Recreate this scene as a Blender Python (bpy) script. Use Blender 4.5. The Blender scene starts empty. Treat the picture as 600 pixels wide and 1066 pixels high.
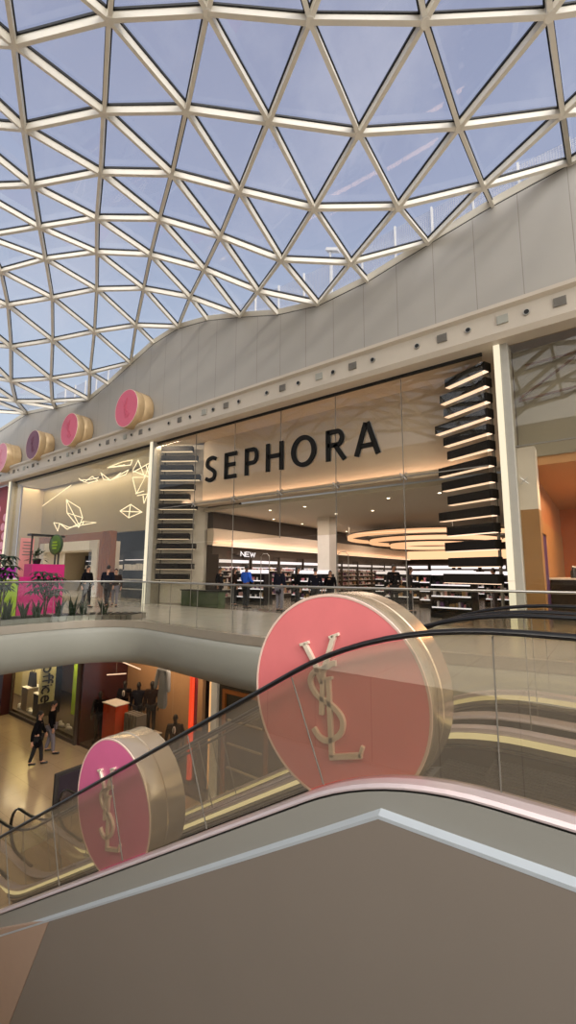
import bpy, bmesh, math, random
from mathutils import Vector, Matrix
random.seed(7)
S = bpy.context.scene
C = S.collection
PI = math.pi

# ------------------------------------------------------------------ camera
EYE = 1.4
cam_d = bpy.data.cameras.new('camera')
cam = bpy.data.objects.new('camera', cam_d)
C.objects.link(cam)
cam.matrix_world = (Matrix.Translation((0, 0, EYE)) @ Matrix.Rotation(math.radians(36.4), 4, 'Z')
                    @ Matrix.Rotation(math.radians(98.06), 4, 'X') @ Matrix.Rotation(math.radians(0.4), 4, 'Z'))
cam_d.sensor_fit = 'VERTICAL'
cam_d.sensor_height = 36.0
cam_d.lens = 445.0 / 1066.0 * 36.0
cam_d.clip_end = 300
cam_d.clip_start = 0.05
S.camera = cam

# ------------------------------------------------------------------ world
def lin(h):
    h = h.lstrip('#')
    o = []
    for i in (0, 2, 4):
        v = int(h[i:i + 2], 16) / 255.0
        o.append(v / 12.92 if v <= 0.04045 else ((v + 0.055) / 1.055) ** 2.4)
    return tuple(o) + (1.0,)

W = bpy.data.worlds.new('sky')
S.world = W
W.use_nodes = True
nt = W.node_tree
nt.nodes.clear()
def N(t, **kw):
    n = nt.nodes.new(t)
    for k, v in kw.items():
        setattr(n, k, v)
    return n
tc = N('ShaderNodeTexCoord')
sep = N('ShaderNodeSeparateXYZ')
nt.links.new(tc.outputs['Generated'], sep.inputs[0])
ramp = N('ShaderNodeValToRGB')
nt.links.new(sep.outputs['Z'], ramp.inputs[0])
ramp.color_ramp.elements[0].position = 0.0
ramp.color_ramp.elements[0].color = lin('d3dbe4')
ramp.color_ramp.elements[1].position = 0.95
ramp.color_ramp.elements[1].color = lin('9a9fba')
e = ramp.color_ramp.elements.new(0.45); e.color = lin('bccce2')
e = ramp.color_ramp.elements.new(0.68); e.color = lin('a8b2cd')
noise = N('ShaderNodeTexNoise')
noise.inputs['Scale'].default_value = 2.4
noise.inputs['Detail'].default_value = 7
noise.inputs['Roughness'].default_value = 0.6
nt.links.new(tc.outputs['Generated'], noise.inputs['Vector'])
nr = N('ShaderNodeMapRange')
nr.inputs['From Min'].default_value = 0.5
nr.inputs['From Max'].default_value = 0.85
nr.inputs['To Max'].default_value = 0.75
nt.links.new(noise.outputs['Fac'], nr.inputs['Value'])
cl = N('ShaderNodeMixRGB')
cl.inputs[2].default_value = lin('dcdde8')
nt.links.new(nr.outputs[0], cl.inputs[0])
nt.links.new(ramp.outputs[0], cl.inputs[1])
# the bright half of the sky round the veiled sun, behind the camera
dot = N('ShaderNodeVectorMath', operation='DOT_PRODUCT')
sd = Vector((0.62, -0.62, 0.5)).normalized()
dot.inputs[1].default_value = sd
nt.links.new(tc.outputs['Generated'], dot.inputs[0])
mx = N('ShaderNodeMath', operation='MAXIMUM'); mx.inputs[1].default_value = 0
nt.links.new(dot.outputs['Value'], mx.inputs[0])
pw = N('ShaderNodeMath', operation='POWER'); pw.inputs[1].default_value = 3.0
nt.links.new(mx.outputs[0], pw.inputs[0])
glow = N('ShaderNodeMixRGB', blend_type='MULTIPLY'); glow.inputs[0].default_value = 1.0
glow.inputs[1].default_value = (4.4, 4.1, 3.6, 1)
nt.links.new(pw.outputs[0], glow.inputs[2])
add = N('ShaderNodeMixRGB', blend_type='ADD'); add.inputs[0].default_value = 1.0
nt.links.new(cl.outputs[0], add.inputs[1])
nt.links.new(glow.outputs[0], add.inputs[2])
bg = N('ShaderNodeBackground'); bg.inputs['Strength'].default_value = 1.0
out = N('ShaderNodeOutputWorld')
nt.links.new(add.outputs[0], bg.inputs[0])
nt.links.new(bg.outputs[0], out.inputs[0])

sun_d = bpy.data.lights.new('veiled_sun', 'SUN')
sun_d.energy = 1.3
sun_d.angle = math.radians(7)
sun_d.color = (1.0, .93, .82)
sun = bpy.data.objects.new('veiled_sun', sun_d)
sun.rotation_euler = Vector((0.80, -0.28, 0.55)).to_track_quat('Z', 'Y').to_euler()
C.objects.link(sun)
S.view_settings.view_transform = 'Standard'
S.view_settings.look = 'None'
S.view_settings.gamma = 1.0
S.view_settings.exposure = 0.0
S.view_settings.use_curve_mapping = False
S.cycles.transparent_max_bounces = 24
S.cycles.max_bounces = 10
S.cycles.diffuse_bounces = 4
S.cycles.glossy_bounces = 4
S.cycles.sample_clamp_indirect = 6.0
S.cycles.caustics_reflective = False
S.cycles.caustics_refractive = False

def area(name, loc, size, power, color, rot=(0, 0, 0)):
    l = bpy.data.lights.new(name, 'AREA')
    l.shape = 'RECTANGLE'
    l.size, l.size_y = size
    l.energy = power
    l.color = color[:3]
    o = bpy.data.objects.new(name, l)
    o.location = loc
    o.rotation_euler = rot
    C.objects.link(o)
    return o
WARM = (1.0, 0.80, 0.58)
# ceiling lighting of the shops and of the lower mall
for yy, pw_ in ((15.5, 300), (21.0, 300), (28.0, 350)):
    area('shop_ceiling_light', (-8.6, yy, 4.0), (9, 3), pw_, (1.0, .84, .73))
area('bulkhead_wash_light', (-9.2, 13.0, 4.58), (13.0, 0.18), 34, (1.0, .66, .46), (math.radians(180 - 8), 0, 0))
area('bulkhead_wash_light', (-13.9, 25, 2.66), (0.1, 23.0), 70, (1.0, .60, .42), (0, math.radians(180 - 25), 0))
area('fin_fill_light', (-15.6, 12.0, 7.2), (1.6, 0.3), 40, (1.0, .84, .64), (math.radians(25), 0, 0))  # added fill to brighten the fin zone, not a real fitting
for i in range(7):     # unseen fill spots added above the balcony to brighten glass reflections
    l_ = bpy.data.lights.new('balcony_fill_spot', 'SPOT'); l_.energy = 330; l_.color = (1.0, .9, .76); l_.spot_size = math.radians(130); l_.spot_blend = .6; l_.shadow_soft_size = .12
    o_ = bpy.data.objects.new('balcony_fill_spot', l_); o_.location = (-9.5 + i * 2, -2.2, 7.6); o_.rotation_euler = (math.radians(-8), 0, 0); C.objects.link(o_)
area('left_shop_ceiling_light', (-25, 13.0, 7.1), (14, 1.2), 420, (1.0, .84, .6))
area('left_shop_inner_light', (-24.5, 15.2, 3.5), (10, 1.5), 150, (1.0, .85, .7))
area('right_shop_ceiling_light', (0.4, 15.5, 3.9), (2.5, 5), 260, (1.0, .55, .27))
area('lower_mall_ceiling_light', (-16.5, 7.3, -1.25), (9, 1.5), 50, (1.0, .80, .55))
area('lower_mall_ceiling_light', (-9, 8.1, -1.25), (6, 0.6), 20, (1.0, .80, .55))
area('lower_window_light', (-21.6, 9.35, -1.3), (6, .35), 330, (1.0, .86, .58), (math.radians(38), 0, 0))
area('lower_suit_window_light', (-12.6, 9.6, -1.3), (6, .8), 130, (1.0, .72, .5), (math.radians(25), 0, 0))

# ------------------------------------------------------------------ materials
def mat(name, col, rough=0.5, metal=0.0, var=0.06, scale=6.0, bump=0.0, bscale=60.0, emit=None, estr=0.0, spec=0.5, coat=0.0):
    m = bpy.data.materials.new(name)
    m.use_nodes = True
    t = m.node_tree
    b = t.nodes['Principled BSDF']
    b.inputs['Roughness'].default_value = rough
    b.inputs['Metallic'].default_value = metal
    b.inputs['Specular IOR Level'].default_value = spec
    b.inputs['Coat Weight'].default_value = coat
    c = lin(col) if isinstance(col, str) else tuple(col) + (1,)
    g = t.nodes.new('ShaderNodeTexCoord')
    n = t.nodes.new('ShaderNodeTexNoise')
    n.inputs['Scale'].default_value = scale
    n.inputs['Detail'].default_value = 4
    t.links.new(g.outputs['Object'], n.inputs['Vector'])
    r = t.nodes.new('ShaderNodeMapRange')
    r.inputs['To Min'].default_value = 1 - var
    r.inputs['To Max'].default_value = 1 + var
    t.links.new(n.outputs['Fac'], r.inputs['Value'])
    x = t.nodes.new('ShaderNodeMixRGB')
    x.blend_type = 'MULTIPLY'
    x.inputs[0].default_value = 1
    x.inputs[1].default_value = c
    t.links.new(r.outputs[0], x.inputs[2])
    t.links.new(x.outputs[0], b.inputs['Base Color'])
    if bump:
        n2 = t.nodes.new('ShaderNodeTexNoise')
        n2.inputs['Scale'].default_value = bscale
        t.links.new(g.outputs['Object'], n2.inputs['Vector'])
        bp = t.nodes.new('ShaderNodeBump')
        bp.inputs['Strength'].default_value = bump
        bp.inputs['Distance'].default_value = 0.02
        t.links.new(n2.outputs['Fac'], bp.inputs['Height'])
        t.links.new(bp.outputs[0], b.inputs['Normal'])
    if emit:
        b.inputs['Emission Color'].default_value = lin(emit)
        b.inputs['Emission Strength'].default_value = estr
    return m

def glass(name, tint='f4f7f6', refl=0.05, rough=0.0, gcol='ffffff', veil=0.0, dcol='d2c4ae'):
    """thin pane: see-through with a fresnel mirror"""
    m = bpy.data.materials.new(name)
    m.use_nodes = True
    t = m.node_tree
    t.nodes.clear()
    tr = t.nodes.new('ShaderNodeBsdfTransparent'); tr.inputs[0].default_value = lin(tint)
    gl = t.nodes.new('ShaderNodeBsdfGlossy'); gl.inputs['Roughness'].default_value = rough
    gl.inputs[0].default_value = lin(gcol)
    # mirror share grows with the viewing angle, the same from both sides
    ge = t.nodes.new('ShaderNodeNewGeometry')
    dp = t.nodes.new('ShaderNodeVectorMath'); dp.operation = 'DOT_PRODUCT'
    t.links.new(ge.outputs['Incoming'], dp.inputs[0]); t.links.new(ge.outputs['Normal'], dp.inputs[1])
    ab = t.nodes.new('ShaderNodeMath'); ab.operation = 'ABSOLUTE'; t.links.new(dp.outputs['Value'], ab.inputs[0])
    om = t.nodes.new('ShaderNodeMath'); om.operation = 'SUBTRACT'; om.inputs[0].default_value = 1.0; t.links.new(ab.outputs[0], om.inputs[1])
    p5 = t.nodes.new('ShaderNodeMath'); p5.operation = 'POWER'; p5.inputs[1].default_value = 5.0; t.links.new(om.outputs[0], p5.inputs[0])
    ad = t.nodes.new('ShaderNodeMath'); ad.operation = 'MULTIPLY_ADD'; ad.use_clamp = True
    ad.inputs[1].default_value = 0.85 - refl; ad.inputs[2].default_value = refl
    t.links.new(p5.outputs[0], ad.inputs[0])
    mx = t.nodes.new('ShaderNodeMixShader')
    t.links.new(ad.outputs[0], mx.inputs[0])
    t.links.new(tr.outputs[0], mx.inputs[1])
    t.links.new(gl.outputs[0], mx.inputs[2])
    o = t.nodes.new('ShaderNodeOutputMaterial')
    sh = mx
    if veil:      # pale diffuse veil painted in for brightness mirrored by the pane
        df = t.nodes.new('ShaderNodeBsdfDiffuse'); df.inputs[0].default_value = lin(dcol)
        sh = t.nodes.new('ShaderNodeMixShader'); sh.inputs[0].default_value = veil
        t.links.new(mx.outputs[0], sh.inputs[1]); t.links.new(df.outputs[0], sh.inputs[2])
    t.links.new(sh.outputs[0], o.inputs[0])
    return m

def glow_mat(name, col, s):
    return mat(name, '202020', 0.6, emit=col, estr=s)

def stripes(name, col, line, axis, pitch, width, rough=0.5, axis2=None, pitch2=1.0, coat=0.0, var=0.05, spec=0.5):
    """plain panels with thin joint lines every pitch metres"""
    m = mat(name, col, rough, var=var, scale=1.3, coat=coat, spec=spec)
    t = m.node_tree
    b = t.nodes['Principled BSDF']
    src = b.inputs['Base Color'].links[0].from_socket
    g = t.nodes.new('ShaderNodeTexCoord')
    sp = t.nodes.new('ShaderNodeSeparateXYZ')
    t.links.new(g.outputs['Object'], sp.inputs[0])
    def ln(ax, p):
        d = t.nodes.new('ShaderNodeMath'); d.operation = 'DIVIDE'; d.inputs[1].default_value = p
        t.links.new(sp.outputs[ax], d.inputs[0])
        f = t.nodes.new('ShaderNodeMath'); f.operation = 'FRACT'
        t.links.new(d.outputs[0], f.inputs[0])
        l = t.nodes.new('ShaderNodeMath'); l.operation = 'LESS_THAN'; l.inputs[1].default_value = width / p
        t.links.new(f.outputs[0], l.inputs[0])
        return l.outputs[0]
    a = ln(axis, pitch)
    if axis2:
        k = t.nodes.new('ShaderNodeMath'); k.operation = 'MAXIMUM'
        t.links.new(a, k.inputs[0]); t.links.new(ln(axis2, pitch2), k.inputs[1])
        a = k.outputs[0]
    x = t.nodes.new('ShaderNodeMixRGB'); x.inputs[2].default_value = lin(line)
    t.links.new(a, x.inputs[0]); t.links.new(src, x.inputs[1])
    t.links.new(x.outputs[0], b.inputs['Base Color'])
    return m

M = dict(
    bar=mat('roof_steel_cream', 'ded8cb', 0.38, var=0.04, spec=0.6),
    gasket=mat('black_gasket', '17181c', 0.6),
    roofglass=glass('roof_glass', 'f3f4f8', 0.05),
    wall=stripes('white_wall_panels', 'a49f97', '858078', 'X', 1.14, 0.018, 0.42, var=0.03),
    fascia=mat('fascia_white', 'c0b5a5', 0.35, var=0.03, spec=0.5),
    darkgrille=mat('grille_grey', '77726a', 0.6, bump=0.4, bscale=90),
    hole=mat('black_hole', '121212', 0.7),
    chrome=mat('steel_brushed', 'b9b5ac', 0.28, 1.0, bump=0.05, bscale=200),
    kerb=mat('steel_kerb', 'b9ae9e', 0.3, 0.5),
    soffit=mat('slab_grey_white', '9b9a8f', 0.5, var=0.03),
    pillar=mat('pillar_grey', 'a09c92', 0.45),
    floorhi=stripes('cream_tile_floor', 'cdc2b0', 'a3998a', 'X', 0.9, 0.012, 0.12, 'Y', 0.9, var=0.06),
    floorlo=stripes('tan_tile_floor', 'a48e72', '8a765c', 'X', 1.1, 0.01, 0.16, 'Y', 1.1, var=0.12),
    shopfloor=mat('shop_floor', '8a8074', 0.2, var=0.2, scale=2),
    shopglass=glass('shop_glass', 'f2efe9', 0.03),
    bulkhead=mat('bulkhead_ivory', 'd8cab8', 0.55, var=0.03),
    shopceil=mat('shop_ceiling', 'cfccbe', 0.6, var=0.05),
    beige=mat('beige_panel', 'b4a486', 0.5),
    darkwall=mat('dark_brown_wall', '4c3f34', 0.6),
    signblack=mat('sign_matte_black', '14120f', 0.75, spec=0.2),
    dimline=mat('dim_line_light', '202020', 0.6, emit='ffe6c2', estr=1.0),
    black=mat('black_satin', '161412', 0.35, var=0.15),
    fin=mat('fin_black_brown', '1c1815', 0.55, spec=0.25),
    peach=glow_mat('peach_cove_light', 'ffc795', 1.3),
    peachsoft=glow_mat('peach_ring_light', 'ffc596', 1.35),
    warmline=glow_mat('warm_line_light', 'ffd9b8', 1.5),
    creamlit=glow_mat('lit_cream_panel', 'fff0cf', 1.0),
    whitelit=glow_mat('white_light_box', 'fff4f2', 1.15),
    spot=glow_mat('ceiling_spot', 'fff3dc', 9.0),
    neon=glow_mat('neon_tube', 'ffedc4', 1.7),
    led=glow_mat('led_strip_yellow', 'f7e6ae', 0.95),
    redneon=glow_mat('red_light_strip', 'ff4a24', 1.2),
    orangeneon=glow_mat('orange_light_strip', 'ffc48a', 1.3),
    escglass=glass('escalator_glass', 'f3f1e9', 0.07),
    nearglass=glass('escalator_near_glass', 'e0d8c8', 0.24, veil=0.085, dcol='e0d2bb'),
    railglass=glass('railing_glass', 'e8ebe6', 0.06),
    rubber=mat('handrail_black_rubber', '0c0b0b', 0.3),
    deck=mat('deck_steel', 'cdbfc2', 0.3, 0.35, var=0.04),
    skirt=mat('skirt_dark_steel', '39352f', 0.35, 0.6),
    step=mat('step_dark_steel', '3d3b3a', 0.45, 0.5, bump=0.3, bscale=120),
    clad=mat('cladding_bluish_grey', '8f8f8a', 0.45, var=0.02),
    bevel=mat('bevel_pale_steel', 'bcc6cf', 0.3, 0.3, var=0.04),
    panel=mat('panel_taupe', '7f776f', 0.62, var=0.03, scale=1.5),
    panel2=mat('panel_pink_beige', 'a8907f', 0.55, var=0.04),
    coral=mat('compact_coral_face', 'e27b80', 0.4, bump=0.35, bscale=2.6, coat=0.5),
    magenta=mat('compact_magenta_face', 'd96a9c', 0.4, bump=0.35, bscale=2.6, coat=0.5),
    rose=mat('compact_rose_face', 'd2627a', 0.4),
    plum=mat('compact_plum_face', '74445a', 0.4),
    palepink=mat('compact_pale_pink_face', 'd68a9c', 0.4),
    gold=mat('compact_gold', 'd2bfa6', 0.2, 0.7, bump=0.1, bscale=5),
    goldlight=mat('compact_gold_pale', 'c9ad84', 0.25, 0.35),
    rim=mat('compact_rim_pale', 'e2c8bc', 0.35, var=.03),
    silverlogo=mat('logo_champagne', 'efe4d2', 0.3, 0.35),
    wood=mat('wood_orange_brown', '94561f', 0.45, var=0.2, scale=3),
    oak=mat('wood_pale_panel', 'a67f52', 0.5, var=0.15, scale=2),
    portal=mat('portal_white', 'ddd6c6', 0.5),
    white=mat('white_gloss', 'e6e2da', 0.4),
    red=mat('red_wall', '8e1722', 0.5, var=0.2, scale=2),
    darkred=mat('dark_red_brown', '46160f', 0.4, var=0.25, scale=2),
    orange=mat('orange_panel', 'c4441c', 0.5),
    hotpink=mat('hot_pink_panel', 'c0166e', 0.45, var=0.12),
    purple=mat('magenta_box', 'b416a8', 0.4),
    lime=mat('lime_panel', '9dbb22', 0.5, var=0.1),
    green=mat('sign_green', '4f6a2e', 0.4, var=0.25),
    pinkbanner=mat('banner_pink', 'd9908c', 0.5),
    violet=mat('violet_panel', '4a2f63', 0.4),
    skin=mat('skin', 'b98a70', 0.55),
    skindk=mat('skin_dark', '6b4a3a', 0.55),
    coatblk=mat('cloth_black', '0d0c10', 0.9, bump=0.3, bscale=40, spec=0.12),
    coatnavy=mat('cloth_navy', '171822', 0.9, bump=0.3, bscale=40, spec=0.12),
    coatbrown=mat('cloth_brown', '2a1e1a', 0.9, bump=0.3, bscale=40, spec=0.12),
    coatgrey=mat('cloth_grey', '3a3634', 0.9, bump=0.3, bscale=40, spec=0.12),
    shirtblue=mat('cloth_blue', '1550b8', 0.8, bump=0.3, bscale=40),
    trblk=mat('trouser_black', '17161a', 0.85),
    trgrey=mat('trouser_grey', '6f6a72', 0.85),
    trbeige=mat('trouser_beige', '8a7a6c', 0.85),
    hairblk=mat('hair_black', '120e0c', 0.6),
    hairbrn=mat('hair_brown', '2e1d14', 0.6),
    shoe=mat('shoe_black', '0f0e0e', 0.4),
    shirtwhite=mat('shirt_white', 'd8d2c8', 0.7),
    leaf=mat('leaf_green', '2c3f24', 0.5, var=0.35, scale=9),
    leaf2=mat('leaf_dark_green', '22321d', 0.5, var=0.35, scale=9),
    stem=mat('stem_green_brown', '3e3a22', 0.7),
    soil=mat('soil', '2b241b', 0.9),
    paintlime=mat('tote_lime_green', '4f6142', 0.7, var=0.3),
    concrete=mat('distant_parapet_pale', 'c9c8c8', 0.8),
    frit=None,
)

# ------------------------------------------------------------------ mesh builder
class MB:
    def __init__(s):
        s.v = []; s.f = []; s.m = []; s.cm = 0
    def add(s, vs, fs):
        o = len(s.v)
        s.v += [tuple(p) for p in vs]
        for f in fs:
            s.f.append(tuple(i + o for i in f)); s.m.append(s.cm)
        return s
    def hexa(s, p):     # 8 points: bottom 4 ccw, top 4
        return s.add(p, [(3, 2, 1, 0), (4, 5, 6, 7), (0, 1, 5, 4), (1, 2, 6, 5), (2, 3, 7, 6), (3, 0, 4, 7)])
    def box(s, x0, x1, y0, y1, z0, z1):
        return s.hexa([(x0, y0, z0), (x1, y0, z0), (x1, y1, z0), (x0, y1, z0), (x0, y0, z1), (x1, y0, z1), (x1, y1, z1), (x0, y1, z1)])
    def obox(s, c, dx, dy, dz):   # centre and three half axes
        c = Vector(c); dx = Vector(dx); dy = Vector(dy); dz = Vector(dz)
        return s.hexa([c - dx - dy - dz, c + dx - dy - dz, c + dx + dy - dz, c - dx + dy - dz, c - dx - dy + dz, c + dx - dy + dz, c + dx + dy + dz, c - dx + dy + dz])
    def beam(s, a, b, w, h, up, drop=0.0):
        a = Vector(a); b = Vector(b); up = Vector(up)
        d = (b - a).normalized(); side = d.cross(up).normalized(); u = side.cross(d).normalized()
        c = (a + b) / 2 - u * drop
        return s.obox(c, (b - a) / 2, side * w / 2, u * h / 2)
    def tube(s, pts, r, n=8, closed=False, caps=True, rz=None):
        pts = [Vector(p) for p in pts]
        k = len(pts)
        rs = r if isinstance(r, (list, tuple)) else [r] * k
        rings = []
        prev = None
        for i, p in enumerate(pts):
            if closed:
                d = pts[(i + 1) % k] - pts[i - 1]
            else:
                d = pts[min(i + 1, k - 1)] - pts[max(i - 1, 0)]
            d.normalize()
            if prev is None:
                ref = Vector((0, 0, 1)) if abs(d.z) < 0.9 else Vector((0, 1, 0))
                a = d.cross(ref).normalized()
            else:
                a = (prev - d * prev.dot(d)).normalized()
            prev = a
            b = d.cross(a)
            rings.append([p + (a * math.cos(2 * PI * j / n) + b * math.sin(2 * PI * j / n) * (rz or 1)) * rs[i] for j in range(n)])
        vs = [q for ring in rings for q in ring]
        fs = []
        for i in range(k if closed else k - 1):
            for j in range(n):
                i2 = (i + 1) % k
                fs.append((i * n + j, i * n + (j + 1) % n, i2 * n + (j + 1) % n, i2 * n + j))
        if caps and not closed:
            fs.append(tuple(range(n - 1, -1, -1)))
            fs.append(tuple((k - 1) * n + j for j in range(n)))
        return s.add(vs, fs)
    def prism(s, poly, f0, f1):   # f0, f1 map a 2-D point to 3-D on the two caps
        n = len(poly)
        vs = [f0(p) for p in poly] + [f1(p) for p in poly]
        fs = [tuple(range(n - 1, -1, -1)), tuple(range(n, 2 * n))]
        for i in range(n):
            j = (i + 1) % n
            fs.append((i, j, n + j, n + i))
        return s.add(vs, fs)
    def stroke(s, pts, w, f0, f1, closed=False):
        """flat pen stroke of width w through 2-D points, extruded from f0 to f1"""
        pts = [Vector(p) for p in pts]
        k = len(pts)
        ws = w if isinstance(w, (list, tuple)) else [w] * k
        L = []; R = []
        for i in range(k):
            p = pts[i]
            d0 = (pts[i] - pts[i - 1]) if (i or closed) else (pts[1] - pts[0])
            d1 = (pts[(i + 1) % k] - pts[i]) if (i < k - 1 or closed) else d0
            d0 = d0.normalized(); d1 = d1.normalized()
            n0 = Vector((-d0.y, d0.x)); n1 = Vector((-d1.y, d1.x))
            nn = (n0 + n1)
            nn = nn.normalized() if nn.length > 1e-6 else n0
            q = ws[i] / 2 / max(0.45, nn.dot(n0))
            L.append(p + nn * q); R.append(p - nn * q)
        vs = []
        for l, r in zip(L, R):
            vs += [f0(l), f0(r), f1(l), f1(r)]
        fs = []
        for i in range(k if closed else k - 1):
            a = 4 * i; b = 4 * ((i + 1) % k)
            fs += [(a, b, b + 1, a + 1), (a + 2, a + 3, b + 3, b + 2), (a, a + 2, b + 2, b), (a + 1, b + 1, b + 3, a + 3)]
        if not closed:
            e = 4 * (k - 1)
            fs += [(0, 1, 3, 2), (e, e + 2, e + 3, e + 1)]
        return s.add(vs, fs)
    def lathe(s, prof, o, ax, n=48, caps=True):   # prof: (radius, distance along ax)
        o = Vector(o); ax = Vector(ax).normalized()
        ref = Vector((0, 0, 1)) if abs(ax.z) < 0.9 else Vector((1, 0, 0))
        a = ax.cross(ref).normalized(); b = ax.cross(a)
        vs = []
        for r, h in prof:
            for j in range(n):
                t = 2 * PI * j / n
                vs.append(o + ax * h + (a * math.cos(t) + b * math.sin(t)) * r)
        fs = []
        for i in range(len(prof) - 1):
            for j in range(n):
                fs.append((i * n + j, i * n + (j + 1) % n, (i + 1) * n + (j + 1) % n, (i + 1) * n + j))
        if caps:
            fs.append(tuple(range(n - 1, -1, -1)))
            fs.append(tuple((len(prof) - 1) * n + j for j in range(n)))
        return s.add(vs, fs)
    def ellipsoid(s, c, rx, ry, rz, n=12, m=8):
        vs = []; fs = []
        for i in range(m + 1):
            t = PI * i / m
            for j in range(n):
                p = 2 * PI * j / n
                vs.append((c[0] + rx * math.sin(t) * math.cos(p), c[1] + ry * math.sin(t) * math.sin(p), c[2] + rz * math.cos(t)))
        for i in range(m):
            for j in range(n):
                fs.append((i * n + j, (i + 1) * n + j, (i + 1) * n + (j + 1) % n, i * n + (j + 1) % n))
        return s.add(vs, fs)
    def sweep(s, path, prof, caps=True):
        """prof: list of (y, dz) offsets; path: list of (x, z): ribbons running along X"""
        k = len(prof)
        vs = [(x, y, z + dz) for x, z in path for y, dz in prof]
        fs = []
        for i in range(len(path) - 1):
            for j in range(k):
                j2 = (j + 1) % k
                fs.append((i * k + j, i * k + j2, (i + 1) * k + j2, (i + 1) * k + j))
        if caps:
            fs.append(tuple(range(k))); e = (len(path) - 1) * k
            fs.append(tuple(e + j for j in range(k - 1, -1, -1)))
        return s.add(vs, fs)
    def build(s, name, m, parent=None, smooth=False, bevel=0.0, loc=None):
        me = bpy.data.meshes.new(name)
        if loc is not None:
            l = Vector(loc)
            vs = [tuple(Vector(p) - l) for p in s.v]
        else:
            vs = s.v
        me.from_pydata(vs, [], s.f)
        ms = m if isinstance(m, (list, tuple)) else [m]
        for q in ms:
            me.materials.append(q)
        if len(ms) > 1:
            me.polygons.foreach_set('material_index', s.m)
        bm = bmesh.new(); bm.from_mesh(me)
        bmesh.ops.recalc_face_normals(bm, faces=bm.faces)
        bm.to_mesh(me); bm.free()
        if smooth:
            me.polygons.foreach_set('use_smooth', [True] * len(me.polygons))
            try:
                me.set_sharp_from_angle(angle=math.radians(40))
            except Exception:
                pass
        o = bpy.data.objects.new(name, me)
        C.objects.link(o)
        if loc is not None:
            o.location = loc
        if parent is not None:
            o.parent = parent
            if loc is None:
                o.matrix_parent_inverse = Matrix.Translation(-parent.location) if parent.rotation_euler.z == 0 else Matrix.Identity(4)
        if bevel:
            b = o.modifiers.new('bevel', 'BEVEL'); b.width = bevel; b.segments = 2; b.limit_method = 'ANGLE'
        return o

def tag(o, label=None, cat=None, group=None, kind=None):
    if label: o['label'] = label
    if cat: o['category'] = cat
    if group: o['group'] = group
    if kind: o['kind'] = kind
    return o
def thing(name, label, cat, loc=(0, 0, 0), group=None, kind=None, rotz=0.0):
    o = bpy.data.objects.new(name, None)
    o.empty_display_size = 0.2
    o.location = loc
    o.rotation_euler = (0, 0, rotz)
    C.objects.link(o)
    return tag(o, label, cat, group, kind)
def struct(o, label=None):
    o['kind'] = 'structure'
    if label: o['label'] = label
    return o
ORD = ['first', 'second', 'third', 'fourth', 'fifth', 'sixth', 'seventh', 'eighth', 'ninth', 'tenth', 'eleventh', 'twelfth', 'thirteenth', 'fourteenth']
def catmull(pts, n=6, closed=False):
    P = [Vector(p) for p in pts]
    k = len(P); out = []
    for i in range(k if closed else k - 1):
        p0 = P[i - 1] if (i or closed) else P[0]
        p1 = P[i]; p2 = P[(i + 1) % k]
        p3 = P[(i + 2) % k] if (i + 2 < k or closed) else P[-1]
        for j in range(n):
            t = j / n
            out.append(0.5 * ((2 * p1) + (p2 - p0) * t + (2 * p0 - 5 * p1 + 4 * p2 - p3) * t * t + (3 * p1 - p0 - 3 * p2 + p3) * t ** 3))
    if not closed: out.append(P[-1])
    return out

def frit_mat():
    """glass printed with a grid of pale dots"""
    m = glass('fritted_glass', 'e8eaf0', 0.03)
    t = m.node_tree
    o = next(n for n in t.nodes if n.type == 'OUTPUT_MATERIAL')
    src = o.inputs[0].links[0].from_socket
    g = t.nodes.new('ShaderNodeTexCoord')
    vo = t.nodes.new('ShaderNodeTexVoronoi')
    vo.inputs['Scale'].default_value = 15.0
    vo.inputs['Randomness'].default_value = 0.0
    t.links.new(g.outputs['Object'], vo.inputs['Vector'])
    l = t.nodes.new('ShaderNodeMath'); l.operation = 'LESS_THAN'; l.inputs[1].default_value = 0.36
    t.links.new(vo.outputs['Distance'], l.inputs[0])
    d = t.nodes.new('ShaderNodeBsdfDiffuse'); d.inputs[0].default_value = lin('a9acb8')
    x = t.nodes.new('ShaderNodeMixShader')
    t.links.new(l.outputs[0], x.inputs[0]); t.links.new(src, x.inputs[1]); t.links.new(d.outputs[0], x.inputs[2])
    t.links.new(x.outputs[0], o.inputs[0])
    return m
M['frit'] = frit_mat()

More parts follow.
